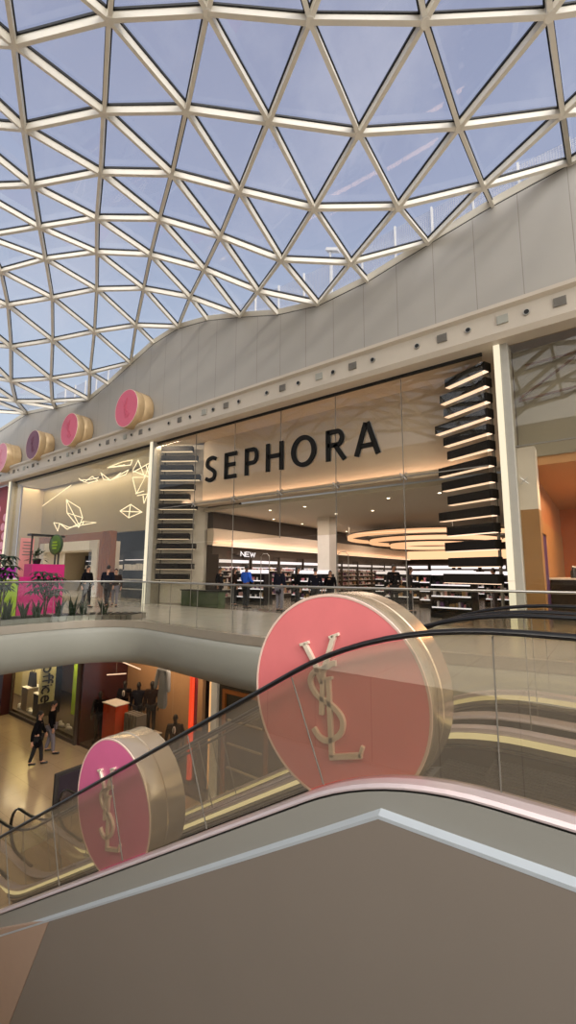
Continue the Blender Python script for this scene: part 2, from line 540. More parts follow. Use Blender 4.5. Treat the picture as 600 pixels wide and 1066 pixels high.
# ------------------------------------------------------------------ roof shell
RN = {(0, 0): (-9.16, 2.59, 12.52), (0, 1): (-7.08, 3.51, 12.40), (0, 2): (-5.28, 4.46, 12.07), (0, 3): (-3.64, 5.49, 11.65), (0, 4): (-1.87, 6.56, 11.35), (0, 5): (-0.05, 7.63, 11.16), (1, 0): (-11.10, 3.57, 12.74), (1, 1): (-8.97, 4.51, 12.63), (1, 2): (-7.09, 5.50, 12.28), (1, 3): (-5.43, 6.52, 11.78), (1, 4): (-3.74, 7.66, 11.36), (1, 5): (-1.86, 8.75, 11.26), (1, 6): (0.01, 9.84, 11.34), (2, 0): (-13.00, 4.56, 13.00), (2, 1): (-10.84, 5.50, 12.92), (2, 2): (-8.91, 6.52, 12.55), (2, 3): (-7.30, 7.57, 11.90), (2, 4): (-5.62, 8.74, 11.32), (2, 5): (-3.71, 9.87, 11.16), (2, 6): (-1.79, 10.81, 11.41), (3, 0): (-14.85, 5.55, 13.27), (3, 1): (-12.77, 6.47, 13.19), (3, 2): (-10.78, 7.50, 12.86), (3, 3): (-9.09, 8.61, 12.14), (3, 4): (-7.50, 9.77, 11.32), (3, 5): (-5.63, 10.87, 11.05), (4, -1): (-18.67, 5.72, 13.42), (4, 0): (-16.63, 6.52, 13.52), (4, 1): (-14.60, 7.48, 13.48), (4, 2): (-12.68, 8.52, 13.15), (4, 3): (-10.93, 9.62, 12.46), (4, 4): (-9.30, 10.76, 11.56), (5, -1): (-20.56, 6.71, 13.22), (5, 0): (-18.53, 7.67, 13.29), (5, 1): (-16.54, 8.58, 13.39), (5, 2): (-14.66, 9.60, 13.24), (5, 3): (-12.90, 10.64, 12.72), (6, -1): (-22.80, 7.77, 12.45), (6, 0): (-20.68, 8.76, 12.54), (6, 1): (-18.64, 9.71, 12.73), (6, 2): (-16.74, 10.67, 12.85), (7, -1): (-25.25, 8.78, 11.71), (7, 0): (-22.96, 9.83, 11.62), (7, 1): (-20.83, 10.79, 11.72), (8, -1): (-27.87, 10.05, 11.63), (8, 0): (-25.09, 10.92, 11.25)}

RE = {(2, 7): (0.06, 11.8, 11.82), (2, 'd6'): (-1.77, 11.8, 11.64), (3, 6): (-3.55, 11.8, 11.35), (3, 'd5'): (-5.56, 11.8, 10.99),
      (4, 5): (-7.42, 11.8, 10.89), (4, 'd4'): (-9.22, 11.8, 11.22), (5, 4): (-11.15, 11.8, 11.85), (5, 'd3'): (-13.12, 11.8, 12.42),
      (6, 3): (-15.1, 11.8, 12.75), (6, 'd2'): (-16.95, 11.8, 12.58), (7, 2): (-18.82, 11.8, 12.07), (7, 'd1'): (-20.78, 11.8, 11.48),
      (8, 1): (-22.67, 11.8, 11.08), (9, 0): (-26.64, 11.8, 11.49), (9, -1): (-30.75, 11.8, 12.04)}
import numpy as np
def basis(x, y):
    y = max(y, 1.5)
    k = 2 * PI / 16.0
    ph = k * (x - 0.55 * y)
    return [1, y, y * y, math.cos(ph), math.sin(ph), y * math.cos(ph), y * math.sin(ph)]
_pts = list(RN.values()) + [v for v in RE.values()]
_co = np.linalg.lstsq(np.array([basis(p[0], p[1]) for p in _pts]), np.array([p[2] for p in _pts]), rcond=None)[0]
node = {k: Vector(v) for k, v in RN.items()}
edge = {k: Vector(v) for k, v in RE.items()}
EC = (1.92, 1.02); ER = (-1.94, 0.98)
for r in range(-9, 13):
    known = sorted(c for (rr, c) in RN if rr == r)
    for c in range(-9, 13):
        if (r, c) in node or (r, c) in edge: continue
        if known and known[0] <= c <= known[-1] + 1 and r >= 2: continue
        if r >= 2 and known and c > known[-1]: continue
        if r >= 9 and c > -2: continue
        # nearest traced node and lattice steps from it
        best = min(RN, key=lambda q: (q[0] - r) ** 2 + (q[1] - c) ** 2)
        b = RN[best]
        x = b[0] + (r - best[0]) * ER[0] + (c - best[1]) * EC[0]
        y = b[1] + (r - best[0]) * ER[1] + (c - best[1]) * EC[1]
        if y > 11.5 or y < -7.5 or x < -42 or x > 9.5: continue
        zb = float(np.dot(_co, basis(b[0], b[1])))
        z = float(np.dot(_co, basis(x, y)))
        z = b[2] + max(-1.2, min(1.2, (z - zb)))
        if y < 1: z -= 0.035 * (1 - y) ** 1.6
        node[(r, c)] = Vector((x, y, z))
allp = dict(node); allp.update(edge)
links = []
for (r, c) in [k for k in allp if not isinstance(k[1], str)]:
    for dr, dc in ((0, 1), (1, 0), (1, 1)):
        q = (r + dr, c + dc)
        if q in allp and not ((r, c) in edge and q in edge): links.append(((r, c), q))
for k in edge:
    if isinstance(k[1], str): links.append(((k[0], int(k[1][1:])), k))
links.append(((1, 6), (2, 7)))
links = [l for l in links if (allp[l[0]] - allp[l[1]]).length < 4.6]
rim = sorted(edge.values(), key=lambda p: p.x)
rim = [Vector((-36, 11.8, 11.6))] + rim + [Vector((2.2, 11.8, 12.0)), Vector((6, 11.8, 11.8)), Vector((11, 11.8, 11.2))]
def nrm(p):
    h = 0.2
    def zf(x, y): return float(np.dot(_co, basis(x, y)))
    n = Vector((-(zf(p.x + h, p.y) - zf(p.x - h, p.y)) / (2 * h), -(zf(p.x, p.y + h) - zf(p.x, p.y - h)) / (2 * h), 1))
    n.x = max(-1, min(1, n.x)); n.y = max(-1, min(1.2, n.y))
    return n.normalized()
BW, BH = 0.086, 0.165
fr = MB(); gk = MB(); gl = MB()
for a, b in links:
    pa, pb = allp[a], allp[b]
    up = nrm((pa + pb) / 2)
    fr.beam(pa, pb, BW, BH, up, BH / 2 + 0.03)
    gk.beam(pa, pb, BW + 0.05, 0.05, up, 0.0)
for i in range(len(rim) - 1):
    fr.beam(rim[i], rim[i + 1], 0.16, 0.18, (0, -0.5, 1), 0.04)
    gk.beam(rim[i] + Vector((0, .02, 0)), rim[i + 1] + Vector((0, .02, 0)), 0.2, 0.07, (0, -0.5, 1), 0.17)
for k, p in node.items():   # node hubs
    u = nrm(p)
    fr.lathe([(0.085, -0.20), (0.10, -0.185), (0.10, -0.02)], p, u, 10)
def tri(a, b, c):
    if a in allp and b in allp and c in allp:
        A, B, D = allp[a], allp[b], allp[c]
        if max((A - B).length, (B - D).length, (D - A).length) > 4.6: return
        u = nrm((A + B + D) / 3) * 0.03
        gl.add([A + u, B + u, D + u], [(0, 1, 2)])
for (r, c) in [k for k in allp if not isinstance(k[1], str)]:
    d = (r + 0, 'd%d' % c)
    if d in edge:
        tri((r, c), (r, c + 1), d); tri((r, c), (r + 1, c), d)
    else:
        tri((r, c), (r, c + 1), (r + 1, c + 1)); tri((r, c), (r + 1, c), (r + 1, c + 1))
ceil_o = struct(fr.build('ceiling', M['bar'], bevel=0.0))
gk.build('gasket', M['gasket'], ceil_o)
gl.build('glazing', M['roofglass'], ceil_o)

# ------------------------------------------------------------------ upper wall with the wavy top, fascia
YW = 11.8
top = catmull([(p.x, p.z) for p in rim], 6)
poly = [(-44, 8.1), (11, 8.1)] + [(p.x, p.y - 0.10) for p in reversed(top)] + [(-44, 11.2)]
mb = MB()
n = len(top)
tp = [(-44, 11.3)] + [(p.x, p.y - 0.10) for p in top]
for i in range(len(tp) - 1):
    (x0, z0), (x1, z1) = tp[i], tp[i + 1]
    mb.hexa([(x0, YW, 8.1), (x1, YW, 8.1), (x1, YW + .25, 8.1), (x0, YW + .25, 8.1), (x0, YW, z0), (x1, YW, z1), (x1, YW + .25, z1), (x0, YW + .25, z0)])
me_wall = struct(mb.build('wall_north', M['wall']))

YF = 11.3
mb = MB()   # white fascia: lip on top, face leaning in below
pf = [(YF - .10, 8.22), (YF - .10, 8.12), (YF + .02, 8.06), (YF + .04, 7.50), (YF + .12, 7.36), (11.95, 7.36), (11.95, 8.30), (YF + .05, 8.30)]
vs = []
xs = [-44 + 55 * i / 60 for i in range(61)]
for x in xs: vs += [(x, y, z) for y, z in pf]
k = len(pf); fs = []
for i in range(60):
    for j in range(k):
        fs.append((i * k + j, i * k + (j + 1) % k, (i + 1) * k + (j + 1) % k, (i + 1) * k + j))
fs += [tuple(range(k)), tuple(60 * k + j for j in range(k - 1, -1, -1))]
mb.add(vs, fs)
fascia = struct(mb.build('trim_1', M['fascia']))
for i in range(13):
    x = -0.37 - 2.75 * i
    m2 = MB(); m2.box(x - .13, x + .13, YF - .004, YF + .05, 7.70, 7.92)
    for j in range(6): m2.box(x - .12, x + .12, YF - .012, YF, 7.72 + j * .032, 7.735 + j * .032)
    m2.build('vent_grille', M['darkgrille'], fascia)
    if i % 2 == 0:
        m2 = MB(); m2.box(x - 1.62 + .25, x - 1.36 + .25, YF - .004, YF + .05, 7.70, 7.92); m2.build('access_panel', M['soffit'], fascia)
    for dx in (.7, 2.07):
        m2 = MB(); m2.lathe([(.075, -.012), (.075, .03)], (x - dx, YF + .0, 7.80), (0, 1, 0), 16)
        q = m2.build('downlight', M['chrome'], fascia)
        m2 = MB(); m2.lathe([(.058, -.02), (.058, .02)], (x - dx, YF + .0, 7.80), (0, 1, 0), 16)
        m2.build('lens', M['hole'], q)

# ------------------------------------------------------------------ floors and slab edge
def slab_poly():
    pts = [(-12.15, -2.0), (-12.12, 3.0), (-12.1, 5.2), (-11.95, 6.3), (-11.55, 7.0), (-10.9, 7.38), (-10.0, 7.45), (-8.2, 7.3), (-6.0, 7.25), (-3.5, 7.7), (-0.5, 8.3), (1.0, 8.4), (2.6, 8.4)]
    return catmull(pts, 5)
edge2 = slab_poly()
mb = MB()
for i in range(len(edge2) - 1):
    a, b = edge2[i], edge2[i + 1]
    # strip from the void edge back to the shop line / to the far left
    def back(p):
        return (p.x, 12.0) if p.x > -10.9 else None
outer = [(p.x, p.y) for p in edge2]
poly = outer + [(2.6, 12.0), (-44, 12.0), (-44, -2.0)]
mb.prism(poly, lambda p: (p[0], p[1], -0.35), lambda p: (p[0], p[1], 0.0))
mb.box(2.6, 11, -2, 12.0, -.35, 0)
floor_up = struct(mb.build('floor_upper', M['floorhi']))
# underside / ceiling of the lower mall
mb = MB(); 
poly2 = [(p.x - .0, p.y + .35) if p.x > -10.9 else (p.x - .35, p.y) for p in edge2] + [(2.6, 12.3), (-44, 12.3), (-44, -2)]
mb.prism(poly2, lambda p: (p[0], p[1], -1.12), lambda p: (p[0], p[1], -1.0))
struct(mb.build('ceiling_lower', M['soffit']))
# curved white fascia of the slab, and the steel kerb on its top
def along(path, prof, name, m, parent=None, smooth=True):
    """prof: (outward offset, z); outward = to the right of travel, toward the void"""
    mb = MB(); k = len(prof); vs = []; fs = []
    for i, p in enumerate(path):
        d = (path[min(i + 1, len(path) - 1)] - path[max(i - 1, 0)]).normalized()
        nx, ny = d.y, -d.x
        for o, z in prof: vs.append((p.x + nx * o, p.y + ny * o, z))
    for i in range(len(path) - 1):
        for j in range(k):
            fs.append((i * k + j, i * k + (j + 1) % k, (i + 1) * k + (j + 1) % k, (i + 1) * k + j))
    fs.append(tuple(range(k))); e = (len(path) - 1) * k
    fs.append(tuple(e + j for j in range(k - 1, -1, -1)))
    mb.add(vs, fs)
    return mb.build(name, m, parent, smooth)
tr = struct(along(edge2, [(0.0, -.16), (.05, -.2), (.09, -.32), (.10, -.6), (.07, -.85), (-.02, -1.05), (-.15, -1.16), (-.45, -1.16), (-.45, -.16)], 'trim_2', M['soffit']))
struct(along(edge2, [(.03, -.165), (.03, .03), (-.14, .03), (-.14, -.165)], 'trim_3', M['kerb'], smooth=False))

mb = MB(); mb.box(-44, 11, -6, 12.6, -5.2, -5.0)
struct(mb.build('floor_lower', M['floorlo']))
# balcony on the near side, below and behind the viewer
mb = MB(); mb.box(-44, 11, -8.6, -8.3, -5.0, 11.5); struct(mb.build('wall_south', M['wall']))
mb = MB(); mb.box(-12.1, 3, -8.3, 0.66, -1.1, 0.0); struct(mb.build('floor_balcony', M['floorhi']))
mb = MB(); mb.box(-12.1, 3, 0.3, 0.62, -5.0, -1.1); struct(mb.build('balcony_reflector', M['white']))  # unseen pale wall added for the near glass to reflect

# ------------------------------------------------------------------ glass balustrade along the void
rail = thing('glass_balustrade', 'long clear glass balustrade with slim steel rail along the upper walkway edge', 'balustrade', (-10, 7.4, 0))
def offs(path, o):
    out = []
    for i, p in enumerate(path):
        d = (path[min(i + 1, len(path) - 1)] - path[max(i - 1, 0)]).normalized()
        out.append(Vector((p.x + d.y * o, p.y - d.x * o)))
    return out
rp = offs(edge2, -.06)
mb = MB(); mb.tube([(p.x, p.y, 1.11) for p in rp], .024, 8); mb.build('handrail', M['chrome'], rail, True)
# panes about 1.3 m long
L = 0; cur = [rp[0]]; panes = []
for i in range(1, len(rp)):
    cur.append(rp[i]); L += (rp[i] - rp[i - 1]).length
    if L > 1.15 or i == len(rp) - 1:
        panes.append(cur); cur = [rp[i]]; L = 0
for pn in panes:
    mb = MB()
    a = pn[0].lerp(pn[1], .012 / max((pn[1] - pn[0]).length, .05)); pts = [a] + pn[1:]
    for i in range(len(pts) - 1):
        mb.add([(pts[i].x, pts[i].y, .03), (pts[i + 1].x, pts[i + 1].y, .03), (pts[i + 1].x, pts[i + 1].y, 1.09), (pts[i].x, pts[i].y, 1.09)], [(0, 1, 2, 3)])
    mb.build('glass_pane', M['railglass'], rail)
    mb = MB(); mb.box(pn[0].x - .006, pn[0].x + .006, pn[0].y - .006, pn[0].y + .006, .03, 1.1); mb.build('joint_strip', M['darkgrille'], rail)

# ------------------------------------------------------------------ pillars between the shops
def pillar(x0, x1, lit):
    mb = MB(); mb.box(lit, x1, 11.72, 12.3, 0, 7.4); p = struct(mb.build('pillar', M['pillar'], bevel=.01))
    for j in range(6):
        m2 = MB(); m2.box(x0, lit - .004, 11.68, 11.9, 0.0 + j * 1.235, 1.225 + j * 1.235)
        m2.build('light_panel', M['creamlit'], p)
    return p
pillar(-1.93, -1.60, -1.785)
pillar(-16.62, -16.34, -16.46)
pillar(-32.2, -31.75, -32.02)

# ------------------------------------------------------------------ beauty shop: shell
mb = MB(); mb.box(-16.6, -1.6, 12.0, 38, -.3, 0.004); struct(mb.build('floor_shop', M['shopfloor']))
mb = MB(); mb.box(-14.75, -14.4, 13.72, 38, 0, 4.15); struct(mb.build('wall_west', M['darkwall']))
mb = MB(); mb.prism([(-16.6, 12.34), (-14.75, 13.54), (-14.75, 13.7), (-16.6, 12.5)], lambda p: (p[0], p[1], 0), lambda p: (p[0], p[1], 7.38)); struct(mb.build('wall_west_return', M['white']))
mb = MB(); mb.box(-1.75, -1.6, 12.31, 38, 0, 7.4); struct(mb.build('wall_east', M['darkwall']))
mb = MB(); mb.box(-14.9, -1.6, 38, 38.3, 0, 4.2); struct(mb.build('wall_shop_back', M['darkwall']))
mb = MB(); mb.box(-14.75, -1.75, 13.42, 38, 4.15, 4.3); struct(mb.build('ceiling_shop', M['shopceil']))
mb = MB(); mb.box(-14.56, -1.75, 13.15, 13.4, 4.5, 7.38); struct(mb.build('wall_bulkhead', M['bulkhead']))
mb = MB(); mb.box(-14.9, -1.76, 12.9, 13.42, 4.36, 4.5); mb.box(-14.9, -1.76, 12.9, 12.94, 4.5, 4.54); cv = struct(mb.build('trim_4', M['bulkhead']))
mb = MB(); mb.box(-14.7, -1.8, 13.0, 13.10, 4.50, 4.525); mb.build('cove_light', M['peach'], cv)
# ivory bulkhead running inwards above the left wall shelves, with its light line
mb = MB(); mb.box(-14.42, -14.05, 13.4, 37.5, 2.62, 3.35); b2 = struct(mb.build('trim_5', M['bulkhead']))
mb = MB(); mb.box(-14.07, -14.02, 13.4, 37.5, 2.57, 2.63); mb.build('light_line', M['warmline'], b2)
mb = MB(); mb.box(-14.05, -14.01, 13.4, 37.5, 2.72, 3.30); mb.build('lit_face', M['bulkhead'], b2)
mb = MB(); mb.box(-14.6, -2, 36.9, 37.4, 2.62, 3.35); b3 = struct(mb.build('trim_6', M['bulkhead']))
mb = MB(); mb.box(-14.6, -2, 36.86, 36.9, 2.6, 3.3); mb.build('lit_face', M['peach'], b3)  # emissive face, cove light on the bulkhead painted as its own glow
mb = MB(); mb.box(-11.45, -10.75, 18, 18.7, 0, 4.15); struct(mb.build('pillar', M['white'], bevel=.03))

mb = MB(); mb.box(-16.6, -1.76, 11.96, 13.16, 7.38, 7.5); struct(mb.build('ceiling_shop_front', M['bulkhead']))
# big shop window: tall panes, glass joint line at 4.2 m, spider fittings
GX = [-16.45, -13.67, -11.40, -9.12, -6.84, -4.56, -2.25]
w1 = thing('window_1', 'tall frameless glass shopfront of the beauty shop', None, (-9.3, 11.9, 0), kind='structure')
for i in range(6):
    for z0, z1 in ((2.62, 4.205), (4.22, 7.36)) if i not in () else ():
        mb = MB(); mb.box(GX[i] + .008, GX[i + 1] - .008, 11.895, 11.905, z0, z1); mb.build('glass_pane', M['shopglass'], w1)
    if i in (0, 1, 4):
        mb = MB(); mb.box(GX[i] + .008, GX[i + 1] - .008, 11.895, 11.905, 0.02, 2.6); mb.build('glass_pane', M['shopglass'], w1)
    if i:
        mb = MB(); mb.box(GX[i] - .009, GX[i] + .009, 11.885, 11.915, 0.02 if i in (1, 2, 4, 5) else 2.6, 7.36); mb.build('joint_strip', M['darkgrille'], w1)
        mb = MB()
        c = Vector((GX[i], 11.86, 4.21))
        for a in (45, 135, 225, 315):
            q = c + Vector((math.cos(math.radians(a)), 0, math.sin(math.radians(a)))) * .13
            mb.tube([c, q], .016, 6)
            mb.lathe([(.03, -.01), (.03, .03)], q, (0, 1, 0), 10)
        mb.lathe([(.035, -.02), (.035, .25)], c, (0, 1, 0), 10)
        mb.build('spider_fitting', M['chrome'], w1, True)
mb = MB(); mb.box(-16.45, -2.25, 11.86, 11.94, 7.28, 7.38); mb.build('head_channel', M['hole'], w1)
mb = MB(); mb.box(-16.45, -2.25, 11.88, 11.92, 4.195, 4.225); mb.build('horizontal_joint', M['darkgrille'], w1)

# ------------------------------------------------------------------ escalators
TAN = math.tan(math.radians(30))
KX, BX, LOWZ = -1.4, -1.4 - 5.0 / TAN, -5.0
XT, XB = 3.4, -12.2
def poly_path(dz, x_top=XT, x_bot=XB, fil=0.75, n=10):
    """flat landing, rounded knee, 30 degree run, rounded foot, flat landing"""
    P = [Vector((x_top, dz)), Vector((KX, dz)), Vector((BX, LOWZ + dz)), Vector((x_bot, LOWZ + dz))]
    out = [P[0]]
    for i in (1, 2):
        a = P[i] + (P[i - 1] - P[i]).normalized() * fil
        b = P[i] + (P[i + 1] - P[i]).normalized() * fil
        if fil < 0.05:
            out.append(P[i])
        else:
            for j in range(n + 1):
                t = j / n
                out.append(a * (1 - t) ** 2 + P[i] * 2 * t * (1 - t) + b * t * t)
    out.append(P[-1])
    return out
def escalator(y0, y1, label, near):
    t = thing('escalator', label, 'escalator', (-11, (y0 + y1) / 2, LOWZ))
    for si, y in enumerate((y0, y1)):
        s = 1 if si == 0 else -1        # inward direction
        # handrail with its rounded newel at the foot
        hp = poly_path(1.03, fil=.95, x_bot=-11.1)
        path = [(p.x, y, p.y) for p in hp]
        cx, cz = -11.1, LOWZ + .58
        for j in range(1, 11):
            a = PI / 2 + PI * j / 10
            path.append((cx + .45 * math.cos(a), y, cz + .45 * math.sin(a)))
        path.append((-10.4, y, LOWZ + .13))
        mb = MB(); mb.tube(path, .036, 10, rz=.62); mb.build('handrail', M['rubber'], t, True)
        # glass, split into panels
        lo = poly_path(.05, fil=.75, x_bot=-11.1); hi = poly_path(1.0, fil=.95, x_bot=-11.1)
        def zat(pp, x):
            for i in range(len(pp) - 1):
                if pp[i].x >= x >= pp[i + 1].x:
                    f = (pp[i].x - x) / max(1e-6, pp[i].x - pp[i + 1].x)
                    return pp[i].y * (1 - f) + pp[i + 1].y * f
            return pp[-1].y
        xs = [XT - i * 0.13 for i in range(int((XT + 11.1) / .13) + 1)] + [-11.1]
        mb = MB(); jms = []; nxt = 1.94
        for i in range(len(xs) - 1):
            a, b = xs[i], xs[i + 1]
            mb.add([(a, y, zat(lo, a)), (b, y, zat(lo, b)), (b, y, zat(hi, b)), (a, y, zat(hi, a))], [(0, 1, 2, 3)])
            if a <= nxt:
                inc = KX - .3 > a > BX
                sk = .32 if inc else 0.0   # joints stand square to the slope
                jm = MB(); jms.append(jm)
                jm.add([(a - .004, y - .006, zat(lo, a)), (a + .004, y - .006, zat(lo, a)), (a + .004 - sk, y - .006, zat(hi, a - sk)), (a - .004 - sk, y - .006, zat(hi, a - sk)),
                        (a - .004, y + .006, zat(lo, a)), (a + .004, y + .006, zat(lo, a)), (a + .004 - sk, y + .006, zat(hi, a - sk)), (a - .004 - sk, y + .006, zat(hi, a - sk))],
                       [(0, 1, 2, 3), (4, 7, 6, 5), (0, 4, 5, 1), (1, 5, 6, 2), (2, 6, 7, 3), (3, 7, 4, 0)])
                nxt -= 1.28
        fan = [(-11.1, y, LOWZ + .07)] + [(cx + .42 * math.cos(PI / 2 + PI * j / 12), y, cz + .42 * math.sin(PI / 2 + PI * j / 12)) for j in range(13)]
        mb.add(fan, [tuple(range(len(fan)))])
        g = mb.build('glass_side', M['nearglass' if near and si == 0 else 'escglass'], t)
        for jm in jms: jm.build('glass_joint', M['darkgrille'], g)
        dp = [(p.x, p.y) for p in poly_path(0, fil=.75)]
        mb = MB(); yo = y - s * .09; yi = y + s * .08
        mb.sweep(dp, [(yo, .0), (yo + s * .02, .02), (y, .03), (yi, .025), (yi, -.012), (yo, -.012)])
        mb.build('deck', M['deck'], t)
        mb = MB(); mb.sweep(dp, [(yo + s * .012, -.012), (yi, -.012), (yi, -.03), (yo + s * .012, -.03)]); mb.build('deck_seam', M['rubber'], t)
        mb = MB(); mb.sweep(dp, [(yi, -.015), (yi + s * .02, -.015), (yi + s * .02, -.065), (yi, -.065)]); mb.build('led_strip', M['led'], t)
        mb = MB(); mb.sweep(dp, [(yi - s * .01, -.066), (yi + s * .05, -.10), (yi + s * .05, -.34), (yi - s * .01, -.34)]); sk_ = mb.build('skirt', M['skirt'], t)
        mb = MB(); mb.sweep(dp, [(yi + s * .05, -.115), (yi + s * .06, -.115), (yi + s * .06, -.135), (yi + s * .05, -.135)]); mb.build('brush_rail', M['chrome'], sk_)
    # steps
    ya, yb = y0 + .16, y1 - .16
    proto = None; x = 0.9; i = 0
    sp = poly_path(-.20, fil=.9)
    def zs(x):
        for i in range(len(sp) - 1):
            if sp[i].x >= x >= sp[i + 1].x:
                f = (sp[i].x - x) / max(1e-6, sp[i].x - sp[i + 1].x)
                return sp[i].y * (1 - f) + sp[i + 1].y * f
        return sp[-1].y
    while x > -11.2:
        if proto is None:
            mb = MB(); mb.box(-.2, .2, ya, yb, -.24, 0)
            mb.box(-.205, -.19, ya, yb, -.02, .002)
            for j in range(18):
                yy = ya + (yb - ya) * (j + .3) / 18
                mb.box(-.19, .2, yy, yy + .02, 0, .008)
            proto = mb.build('step', M['step'], t); o = proto
            o.matrix_parent_inverse = Matrix.Translation(-t.location)
        else:
            o = proto.copy(); C.objects.link(o)
        o.location = (x, 0, zs(x - .2) if x < KX + .6 else zs(x))
        x -= .4; i += 1
    for xa, xb, z in ((1.1, XT, -.03), (XB, -11.3, LOWZ - .03)):
        mb = MB(); mb.box(xa, xb, ya - .02, yb + .02, z - .1, z + .035); mb.build('landing_plate', M['chrome'], t)
    # truss casing below
    cp = [(p.x, p.y) for p in poly_path(0, fil=0.0)]
    if near:
        yy = y0 - .115
        mb = MB(); mb.sweep(dp, [(yy + .025, -.03), (yy + .05, -.03), (yy + .05, -.6), (yy + .015, -.6)])
        mb.build('side_cladding', M['clad'], t)
        mb = MB(); mb.sweep(cp, [(yy + .03, -.232), (yy + .03, -.285), (yy - .03, -.285), (yy - .028, -.262)])
        mb.build('edge_trim', M['bevel'], t)
        mb = MB()
        xj = lambda z: -5.75 + (z + 2.84) * .53
        top_ = lambda x: -.27 if x > KX else -.27 + (x - KX) * TAN
        # main panel and the paler one beyond the slanted joint
        a = (-5.72, top_(-5.72)); b = (xj(-5.0), -5.0)
        mb.prism([(XT, -.27), (KX, -.27), a, b, (XT, -5.0)], lambda p: (p[0], yy - .028, p[1]), lambda p: (p[0], yy + .02, p[1]))
        mb.build('side_panel', M['panel'], t)
        mb = MB(); a2 = (a[0] - .015, top_(a[0] - .015)); b2_ = (b[0] - .015, -5.0)
        mb.prism([a2, (BX, -5.0), b2_], lambda p: (p[0], yy - .028, p[1]), lambda p: (p[0], yy + .02, p[1]))
        q = mb.build('side_panel', M['panel2'], t); q['label'] = 'pinkish beige end panel'
    mb = MB()
    mb.sweep([(p.x, p.y) for p in poly_path(0, fil=.3)], [(y0 - .08, -.36), (y1 + .12, -.36), (y1 + .12, -.95), (y0 - .08, -.95)])
    mb.build('truss_casing', M['clad'], t)
    mb = MB(); mb.sweep(dp, [(y1 + .09, -.02), (y1 + .12, -.02), (y1 + .12, -.4), (y1 + .09, -.4)])
    mb.build('side_cladding', M['clad'], t)
    return t
escalator(3.12, 4.47, 'nearest escalator with black handrail and taupe side panel, compacts standing on it', True)
escalator(4.93, 6.02, 'further escalator with glass sides and yellow light strips, behind the pink compacts', False)

# ------------------------------------------------------------------ giant compacts
def ysl(mb, cx, cz, R, y, d=.03):
    def f(dy): return lambda p: (cx + p[0] * R, y + dy, cz + p[1] * R)
    a, b = f(-d), f(.01)
    w = .052
    def st(pts, ww=w, sm=True): mb.stroke(catmull(pts, 5) if sm else pts, ww, a, b)
    st([(-.317, .472), (-.188, .284), (-.10, .10)], sm=False)
    st([(.038, .583), (-.092, .208), (-.11, -.193)], sm=False)
    st([(.060, .320), (.015, .312), (-.07, .262), (-.2, .205), (-.243, .1), (-.16, -.015), (.017, -.089), (.125, -.19), (.105, -.32), (-.027, -.415), (-.135, -.405), (-.205, -.334)])
    st([(-.03, .165), (.006, -.56)], sm=False)
    st([(-.02, -.565), (.325, -.467)], sm=False)
    st([(.305, -.49), (.337, -.385)], .035, False)
    for c, dx, dy in (((-.317, .472), .055, .02), ((.038, .583), .055, .022), ((-.03, .165), .05, .012)):
        st([(c[0] - dx, c[1] - dy), (c[0] + dx, c[1] + dy)], .03, False)
def compact(cx, cy, cz, R, T, face, label, group=None, logo=True, gold='gold', n=72, name='giant_compact'):
    t = thing(name, label, 'display compact' if logo else 'wall decoration', (cx, cy + T / 2, cz - R), group)
    mb = MB()
    mb.lathe([(R * .93, .012), (R * .99, 0.0), (R, .02), (R * 1.0, T * .40), (R * .985, T * .42), (R * .985, T * .44), (R * 1.0, T * .46), (R, T * .95), (R * .96, T), (R * .2, T)], (cx, cy, cz), (0, 1, 0), n)
    mb.build('case', M[gold], t, True)
    mb = MB(); mb.lathe([(R * .972, .012), (R * .962, -.008), (R * .80, -.014), (R * .3, -.016)], (cx, cy, cz), (0, 1, 0), n)
    f = mb.build('face', M[face], t, True)
    mb = MB(); mb.lathe([(R * .99, -.002), (R * .985, -.012), (R * .964, -.011), (R * .962, .01)], (cx, cy, cz), (0, 1, 0), n, caps=False); mb.build('rim', M['rim'], t, True)
    if logo:
        mb = MB(); ysl(mb, cx, cz, R, cy - .016); mb.build('monogram', M['silverlogo'], t, bevel=.006)
    return t
compact(-1.915, 3.25, .385, .842, .52, 'coral', 'huge coral pink compact with raised metal monogram at the top of the escalator')
compact(-5.0, 3.25, -1.41, .775, .50, 'magenta', 'huge magenta pink compact with raised metal monogram, lower down the escalator')
WD = [(-17.50, 8.97, 0.92, 'rose', 'pink round compact on the white wall, the one furthest from the red shop'),
      (-22.82, 9.00, 0.92, 'rose', 'deep pink compact on the white wall, next to the plum one'),
      (-27.15, 8.90, 0.91, 'plum', 'plum purple compact on the white wall, the only dark one of the row'),
      (-31.78, 8.85, 0.99, 'palepink', 'pale pink compact on the white wall above the red shop, next to the plum one')]
for x, z, R, fc, lb in WD:
    t = compact(x, 10.9, z, R, .88, fc, lb, 'compacts on the white wall', logo=False, gold='goldlight', n=40, name='wall_compact')
    mb = MB(); ysl(mb, x, z, R * .9, 10.885, .02); mb.build('monogram', M[fc], t)

# ------------------------------------------------------------------ shop sign
sg = thing('shop_sign', 'large dark letters reading SEPHORA hung behind the tall shop glass', 'sign', (-9.2, 11.78, 5.0))
def letter(name, x0, x1, strokes):
    Z0, H = 5.03, 1.05
    w = x1 - x0
    mb = MB()
    for pts, ww, cl_ in strokes:
        P = [(x0 + p[0] * w, Z0 + p[1] * H) for p in pts]
        mb.stroke(P, ww, lambda p: (p[0], 11.79, p[1]), lambda p: (p[0], 11.84, p[1]), cl_)
    o = mb.build('letter_' + name, M['signblack'], sg)
    m2 = MB()
    for pts, ww, cl_ in strokes:
        P = [(x0 + p[0] * w + .02, Z0 + p[1] * H - .012) for p in pts]
        m2.stroke(P, [q + .022 for q in ww] if isinstance(ww, list) else ww + .022, lambda p: (p[0], 11.842, p[1]), lambda p: (p[0], 11.865, p[1]), cl_)
    m2.build('back_edge', M['chrome'], o)
B = .16
